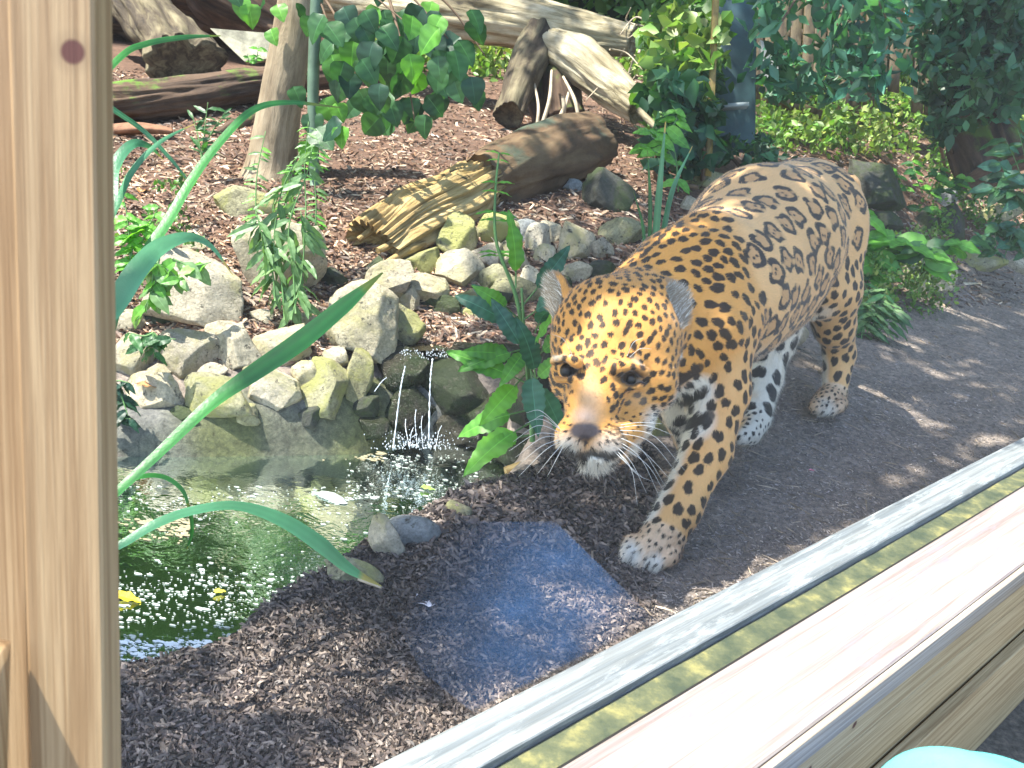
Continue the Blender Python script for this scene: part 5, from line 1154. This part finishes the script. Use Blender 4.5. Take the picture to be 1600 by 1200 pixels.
for b_ in ((985,868,1.93,40,.6), (1020,882,1.92,34,.6), (1290,642,2.72,30,.6), (1285,478,2.58,26,.7), (1272,492,2.6,20,.6), (1188,600,2.55,60,.5), (1180,650,2.5,50,.5), (1085,612,2.0,40,.4), (1078,655,2.0,46,.4), (1040,620,2.0,44,.5),
           (935,722,1.75,44,.4), (975,690,1.80,34,.5), (1010,660,1.82,40,.5), (1040,620,1.85,34,.6), (890,696,1.72,30,.6), (948,700,1.72,36,.6), (935,725,1.74,50,.5), (865,660,1.78,20,.7), (1062,560,1.88,16,.6), (1052,520,1.88,14,.5), (985,560,1.74,9,.6), (890,550,1.74,9,.6), (997,600,1.77,12,.6)): white = np.maximum(white, blob(*b_))
white = np.clip(white, 0, 1)[:, None]; col = col * (1 - white) + PALE * white
# muzzle bridge: warm grey-tan, no spots
br = np.clip(blob(922, 640, 1.73, 36, .6, (1.3, .6, 1)) + blob(915, 665, 1.71, 22, .5), 0, 1)[:, None]; col = col * (1 - br * .85) + np.array([.50, .33, .19]) * br * .85
bf = blob(912, 652, 1.71, 26, .7, (1, 1.2, 1))[:, None] * .6; col = col * (1 - bf) + np.array([.56, .42, .34]) * bf
brn = blob(940, 575, 1.77, 34, .6, (1.2, .7, 1))[:, None]; col = col * (1 - brn * .45) + np.array([.30, .13, .04]) * brn * .45  # orange-brown shading between the eyes painted into the coat
# flow of the hair
nose = W(914, 668, 1.70); flow = np.tile(-FW * .85 + np.array([0, 0, -.55]), (len(JV), 1)); lg_ = is_('foreleg', 'hindleg', 'foreleg_far', 'hindleg_far', 'tail'); flow[lg_] = (0, 0, -1.0)
pw = is_('paw', 'paw_far'); flow[pw] = FW * .8 + np.array([0, 0, -.6]); flow[head_] = (JV - nose)[head_]; f_ = np.linalg.norm(flow, axis=1)[:, None]; flow = flow / f_
flow = flow - JN * (flow * JN).sum(1)[:, None]; flow /= np.linalg.norm(flow, axis=1)[:, None] + 1e-6; SD = np.cross(JN, flow)
# spots: dart throwing with a spacing that follows the region
SPC = dict(head=.0158, muzzle=.013, jaw=.02, ear=.03, neck=.0245, shoulder=.0275, trunk=.060, foreleg=.026, foreleg_far=.04, hindleg=.029, hindleg_far=.045, paw=.0125, paw_far=.016, tail=.035, ear_in=.05)
sp_v = smooth_attr(np.array([SPC[t_] for t_ in tags])[TG], 12)
dback = blob(1235, 300, 2.6, 150, .5); sp_v = sp_v * (1 + .15 * dback * is_('trunk'))
kd_r = .75; order = rng.permutation(len(JV))[:70000]; acc = np.zeros((0, 3)); accs = []; ai = []
forb = (blob(920, 640, 1.73, 40, .3, (1.2, .62, 1)) > .3) | (blob(914, 668, 1.70, 22, .3) > .2) | inear | is_('ear') | (blob(884, 577, 1.75, 15, .3) > .2) | (blob(985, 588, 1.75, 15, .3) > .2)
cell = {}
CS = .08
for i in order:
    if forb[i]: continue
    p = JV[i]; s = sp_v[i]; key = tuple((p / CS).astype(int)); okk = True
    for a_ in (-1, 0, 1):
        for b_ in (-1, 0, 1):
            for c_ in (-1, 0, 1):
                for j in cell.get((key[0] + a_, key[1] + b_, key[2] + c_), ()):
                    q = JV[ai[j]]; dx_ = p[0] - q[0]; dy_ = p[1] - q[1]; dz_ = p[2] - q[2]; mm = (s + accs[j]) * .5
                    if dx_ * dx_ + dy_ * dy_ + dz_ * dz_ < mm * mm * .95: okk = False; break
                if not okk: break
            if not okk: break
        if not okk: break
    if okk: cell.setdefault(key, []).append(len(ai)); ai.append(i); accs.append(s)
print('spots', len(ai))
kd = kdtree.KDTree(len(JV))
for i, p in enumerate(JV): kd.insert(p, i)
kd.balance()
mask = np.zeros(len(JV)); inner = np.zeros(len(JV))
def spot(i, R, el_, ring, seed, dot=0, flo=None):
    r_ = np.random.default_rng(seed); nb = kd.find_range(JV[i], R * max(1.25, el_ * 1.15)); ids = np.array([x[1] for x in nb]); 
    if len(ids) == 0: return
    d_ = JV[ids] - JV[i]; f = flow[i]; s = SD[i]; ok = (JN[ids] @ JN[i]) > .1; x = (d_ @ f) / el_; y = d_ @ s; rr = np.hypot(x, y); th = np.arctan2(y, x); p = r_.uniform(0, 6.28, 6)
    if ring:
        poly = 1 + .10 * np.cos(3 * th + p[0]) + .07 * np.cos(4 * th + p[1]) + .06 * np.cos(5 * th + p[2]); Ro = R * poly; q = rr / Ro
        w_ = .21 + .05 * np.sin(2 * th + p[3]) + .03 * np.sin(5 * th + p[4]); band = 1 - sst(w_ * .9, w_ * 1.12, np.abs(q - .76)); 
        gap = sst(.52, .8, np.sin(th * 2 + p[5]) * .5 + np.sin(th * 3 + p[4]) * .5) ; band *= 1 - .85 * gap
        for k in range(dot):
            a_ = r_.uniform(0, 6.28); dd = np.hypot(x - R * .22 * math.cos(a_), y - R * .22 * math.sin(a_)); band = np.maximum(band, 1 - sst(R * .09, R * .16, dd))
        inner[ids] = np.maximum(inner[ids], np.where(ok, (1 - sst(.65, .8, q)), 0))
    else:
        Ro = R * (1 + .20 * np.cos(2 * th + p[0]) * r_.uniform(.2, 1) + .07 * np.cos(3 * th + p[1]) + .06 * np.cos(5 * th + p[2])); band = 1 - sst(.90, 1.08, rr / Ro)
    mask[ids] = np.maximum(mask[ids], np.where(ok, band, 0))
for n_, (i, s) in enumerate(zip(ai, accs)):
    tg = tags[TG[i]]
    if tg == 'trunk' and s > .044: spot(i, s * .51, 1.05, True, n_, int(rng.integers(0, 3)))
    elif tg in ('head', 'jaw'): spot(i, s * rng.uniform(.30, .46), rng.uniform(1.0, 1.6), False, n_)
    elif tg == 'muzzle': spot(i, s * .2, 1.5, False, n_)
    elif tg in ('paw', 'paw_far'): spot(i, s * rng.uniform(.18, .36), 1.3, False, n_)
    elif tg in ('foreleg', 'foreleg_far', 'hindleg', 'hindleg_far', 'tail'): spot(i, s * rng.uniform(.34, .44), 1.25, False, n_)
    else:
        if s > .042: spot(i, s * .46, 1.2, True, n_, 0)
        else: spot(i, s * rng.uniform(.31, .42), rng.uniform(1.2, 1.75), False, n_)
col = col * (1 - .6 * inner[:, None]) + np.array([.42, .23, .10]) * .6 * inner[:, None]
# dark bars on the inside of the foreleg and chest
for u0, v0, u1, v1, D, w_ in ((1062,640,1098,608,2.0,7), (1068,668,1104,648,2.0,8), (1050,600,1085,575,2.0,7)):
    a = W(u0, v0, D); b = W(u1, v1, D + .02); ray = cap_d(JV, a - F0 * 0, .0, b, .0); 
    dpx = np.abs((JV - a) @ F0) < .12; aa = JV - a; ab = b - a; t_ = np.clip((aa @ CX * (ab @ CX) + aa @ CY * (ab @ CY)) / ((ab @ CX) ** 2 + (ab @ CY) ** 2), 0, 1)
    q = np.hypot(aa @ CX - t_ * (ab @ CX), aa @ CY - t_ * (ab @ CY)); mask = np.maximum(mask, (1 - sst(w_ * .8, w_ * 1.2, q * FPX / D)) * dpx * is_('foreleg', 'shoulder', 'neck') * (q * FPX / D < 14) * sst(.2, .5, np.sin(t_ * 3.0) + .3))
painted_sheen = np.where(is_('trunk', 'hindleg', 'hindleg_far'), 1, 0)[:, None] * 1.0; painted_sheen = smooth_attr(painted_sheen[:, 0], 20)[:, None]
dk = DARK * (1 - painted_sheen) + np.array([.022, .024, .028]) * painted_sheen  # dark flank and hind-leg spots painted bluish for the sheen of the coat
mk = mask[:, None] * .96; col = col * (1 - mk) + dk * mk
def paint(w_, c, amt=1.0):
    global col
    w_ = np.clip(w_, 0, 1)[:, None] * amt; col = col * (1 - w_) + np.array(c) * w_
paint(inear, (.24, .22, .17), .9)
for A_, c0 in ((eL, cL), (eR, cR)):
    d_ = (JV - c0); back = is_('ear') & (JN @ A_[2] < -.25) & ~inear & (d_ @ A_[0] > -.02); paint(back.astype(float), (.05, .045, .04), .85); tip = is_('ear') & ~inear & (d_ @ A_[0] > .03); paint(tip.astype(float), (.20, .17, .13), .5)
paint(blob(930, 585, 1.76, 30, .8, (1.3, .8, 1)), (.33, .15, .05), .35); paint(blob(903, 612, 1.75, 22, .8, (1.5, .8, 1)), (.26, .12, .045), .6); paint(blob(950, 628, 1.755, 24, .8, (1.6, .8, 1)), (.26, .12, .045), .6); paint(blob(1000, 625, 1.77, 30, .8, (.9, 1.4, 1)), (.55, .40, .26), .35)  # brown shading painted into the face to deepen its shape
# eyes: dark rims and tear line; nose pad; lip line
paint(blob(886, 577, 1.758, 26, .5, (.8, 1.15, 1)), (.02, .014, .01)); paint(blob(981, 589, 1.758, 29, .5, (.75, 1.2, 1)), (.03, .02, .014), .95)
for a6, b6, c6 in ((868, 560, .8), (872, 553, .6), (1003, 566, .8), (1000, 560, .6)): paint(blob(a6, b6, 1.755, 11, .7, (.6, 1.6, 1)), (.72, .62, .45), .55)
paint(blob(893, 600, 1.755, 9, .6, (1, .5, 1)), (.05, .03, .02), .8); paint(blob(958, 615, 1.76, 9, .6, (1, .5, 1)), (.08, .05, .03), .7)
paint(blob(914, 673, 1.70, 20, .3, (.72, 1.35, 1)), (.12, .09, .085)); paint(blob(914, 684, 1.705, 10, .4, (.8, 1, 1)), (.05, .035, .035), .8); paint(blob(914, 690, 1.71, 8, .4, (2.2, .8, 1)), (.04, .03, .03), .9)
ml = np.zeros(len(JV))
for (u0, v0), (u1, v1) in (((878,702),(905,712)), ((905,712),(925,706)), ((925,706),(950,712)), ((950,712),(978,700))):
    a, b = W(u0, v0, 1.73), W(u1, v1, 1.73); ab = b - a; aa = JV - a; t_ = np.clip((aa @ CX * (ab @ CX) + aa @ CY * (ab @ CY)) / ((ab @ CX) ** 2 + (ab @ CY) ** 2), 0, 1)
    q = np.hypot(aa @ CX - t_ * (ab @ CX), aa @ CY - t_ * (ab @ CY)) * FPX / 1.73; ml = np.maximum(ml, (1 - sst(4, 8, q)) * (np.abs(aa @ F0) < .06) * is_('muzzle', 'jaw', 'head'))
paint(ml, (.03, .025, .02), .9)
for k in range(4):                                   # rows of whisker marks
    for j in range(6):
        u, v_ = 946 + j * 8, 668 + k * 8 - j * 3.2; c = W(u, v_, 1.71); ii_ = kd.find(c)[1]; spot_col = None
        nb = [x[1] for x in kd.find_range(JV[ii_], .0032)]; col[nb] = col[nb] * .35
col = np.clip(col, .004, .95)

m, nt, pb = new_mat('jaguar_coat'); at = N(nt, 'ShaderNodeAttribute'); at.attribute_name = 'col'; nt.links.new(at.outputs['Color'], pb.inputs['Base Color'])
pb.inputs['Roughness'].default_value = .62; pb.inputs['Sheen Weight'].default_value = .25; pb.inputs['Sheen Roughness'].default_value = .4; pb.inputs['Specular IOR Level'].default_value = .3
bump(nt, pb, noise(nt, vec(nt), 420, 3, .7), .25, .0015); M_coat = m
jag0 = np.array([JV[:, 0].mean(), JV[:, 1].mean(), 0.0])
jag = thing('jaguar', jag0, 'spotted golden jaguar walking forward along the glass with its head lowered', 'jaguar')
part('body', JV, JQ, M_coat, jag, True, col)
# short fur
NH = 210000
tri_ = JQ; A_ = np.linalg.norm(np.cross(JV[JQ[:, 2]] - JV[JQ[:, 0]], JV[JQ[:, 3]] - JV[JQ[:, 1]]), axis=1)
dens = A_ * np.array([{'head': 2.6, 'muzzle': 2.6, 'jaw': 2.6, 'ear': 3.0, 'paw': 2.2}.get(t_, 1.0) for t_ in tags])[TG[JQ[:, 0]]]
dens *= np.where((((JV - CAM) * JN).sum(1) < .3)[JQ[:, 0]], 1.0, .35)
pick = rng.choice(len(JQ), NH, p=dens / dens.sum()); w4 = rng.dirichlet((1, 1, 1, 1), NH); Q4 = JQ[pick]
hp = (JV[Q4] * w4[..., None]).sum(1); hn = JN[Q4[:, 0]]; hf = flow[Q4[:, 0]]; hc = col[Q4[np.arange(NH), w4.argmax(1)]]; hw = white[Q4[:, 0], 0]
ht = TG[Q4[:, 0]]; ln = np.array([{'head': .0052, 'muzzle': .005, 'jaw': .010, 'ear': .007, 'neck': .0062, 'paw': .007, 'tail': .010}.get(t_, .0066) for t_ in tags])[ht] * (1 + 1.0 * hw) * rng.uniform(.6, 1.3, NH)
ie = inear[Q4[:, 0]]; ln = np.where(ie, .019, ln); hc = np.where(ie[:, None] & (rng.uniform(size=(NH, 1)) < .22), np.array([[.75, .72, .62]]), hc)
dr_ = hf + hn * (.28 + .25 * hw)[:, None] + rng.normal(size=(NH, 3)) * .20; dr_ /= np.linalg.norm(dr_, axis=1)[:, None]
sx = np.cross(dr_, hn); sx /= np.linalg.norm(sx, axis=1)[:, None] + 1e-9; wd = .00048
HV = np.stack([hp - sx * wd - hn * .0006, hp + sx * wd - hn * .0006, hp + dr_ * ln[:, None]], 1).reshape(-1, 3); HC = np.repeat(hc * rng.uniform(.8, 1.22, (NH, 1)), 3, 0)
fo = part('fur', HV, np.arange(NH * 3).reshape(-1, 3), M_coat, jag, True, HC, 'stuff')
hn2 = hn + rng.normal(size=(NH, 3)) * .18; hn2 /= np.linalg.norm(hn2, axis=1)[:, None]
fo.data.normals_split_custom_set_from_vertices(np.repeat(hn2, 3, 0).astype(np.float32))
# eyes
m, nt, pb = new_mat('amber_eye'); pb.inputs['Base Color'].default_value = (.035, .02, .01, 1); pb.inputs['Roughness'].default_value = .3
for u, v_, D in ((885, 578, 1.775), (985, 591, 1.772)):
    V, Fs = ico(3); c = W(u, v_, D); eye_ = part('eye', c + V * .0115, Fs, m, jag)
    cc2 = c + (CAM - c) / np.linalg.norm(CAM - c) * .0012 + np.array([0, 0, -.003]); part('pupil', cc2 + V * .0112, Fs, M_gask, eye_)
# whiskers
m_wh = plain('whisker_white', (.58, .60, .58), .4, 30, .1)
WH = [((955,680),(1000,700),(1040,760)),((958,684),(1000,715),(1030,775)),((952,688),(985,720),(1010,770)),((962,676),(1015,690),(1062,745)),((965,672),(1020,680),(1070,735)),((950,692),(985,730),(996,790)),((960,690),(1010,725),(1036,765)),((968,668),(1010,665),(1052,680)),
 ((963,680),(1005,705),(1050,752)),((956,694),(992,738),(1018,752)),((948,694),(980,725),(1003,745)),((970,664),(1000,660),(1035,662)),
 ((878,672),(845,655),(820,662)),((876,676),(840,665),(802,690)),((876,682),(845,685),(805,715)),((878,688),(850,705),(810,745)),((880,692),(860,715),(840,740)),((875,670),(850,650),(835,655)),((877,680),(838,678),(795,705)),((879,686),(848,696),(815,722)),((874,668),(845,642),(822,645)),((882,694),(868,720),(855,745)),
 ((893,552),(880,530),(862,522)),((980,556),(990,535),(1005,528)),((984,558),(1000,545),(1018,545))]
for a, b, c in WH:
    D = 1.72; P = catmull([W(*a, D), W(*b, D - .03), W(*c, D - .02)], 14); V, F_ = tube(P, np.linspace(.0006, .0002, 14), 5); part('whisker', V, tri(F_), m_wh, jag)

# ---------------------------------------------------------------- small visitor in a turquoise sun hat, only the crown of the hat in the picture
hc_ = W(1548, 1396, .62)
kid = thing('person', (hc_[0], hc_[1], -.38), 'small child in a turquoise sun hat at the lower right corner outside the window', 'person')
V, Fs = ICO5; hatV = V * np.array([.088, .10, .072]); hatV = hatV[:, :] * (1 + .02 * np.sin(V[:, :1] * 9 + V[:, 1:2] * 7)); hatV[:, 2] = np.maximum(hatV[:, 2], -.012)
rim = np.clip(-(hatV[:, 2]) / .012, 0, 1)[:, None]; hatV[:, :2] *= 1 + rim * .08
part('sun_hat', hc_ + hatV, Fs, plain('turquoise_cotton', (.13, .62, .60), .8, 120, .08, .4), kid)
def skin_body(edges, verts, radii, mat, name, parent):
    me = bpy.data.meshes.new(name); me.from_pydata([tuple(v) for v in verts], edges, []); o = link(name, me); md = o.modifiers.new('k', 'SKIN'); sv = me.skin_vertices[0].data
    for i, r in enumerate(radii): sv[i].radius = (r, r)
    sv[0].use_root = True; s2 = o.modifiers.new('s', 'SUBSURF'); s2.levels = 2; dg = bpy.context.evaluated_depsgraph_get(); ev = o.evaluated_get(dg); me2 = bpy.data.meshes.new_from_object(ev); bpy.data.objects.remove(o)
    for p in me2.polygons: p.use_smooth = True
    me2.materials.clear(); me2.materials.append(mat); o = link(name, me2, parent); return o
hz = hc_[2] + .38
skin = plain('child_skin', (.55, .33, .24), .5, 20, .1)
vv = [(0,0,hz-.48),(0,0,hz-.36),(0,0,hz-.22),(0,0,hz-.155),(0,0,hz-.09),(0,0,hz-.03),(.09,0,hz-.23),(.13,.02,hz-.34),(.12,.06,hz-.44),(-.09,0,hz-.23),(-.13,.02,hz-.34),(-.12,.06,hz-.44),(.05,0,hz-.52),(.055,0,.25),(.055,0,.05),(.055,.06,.02),(-.05,0,hz-.52),(-.055,0,.25),(-.055,0,.05),(-.055,.06,.02)]
ee = [(0,1),(1,2),(2,3),(3,4),(4,5),(2,6),(6,7),(7,8),(2,9),(9,10),(10,11),(0,12),(12,13),(13,14),(14,15),(0,16),(16,17),(17,18),(18,19)]
rr_ = [.085,.08,.07,.032,.066,.055,.036,.028,.02,.036,.028,.02,.055,.04,.028,.024,.055,.04,.028,.024]
skin_body(ee, vv, rr_, skin, 'body', kid)
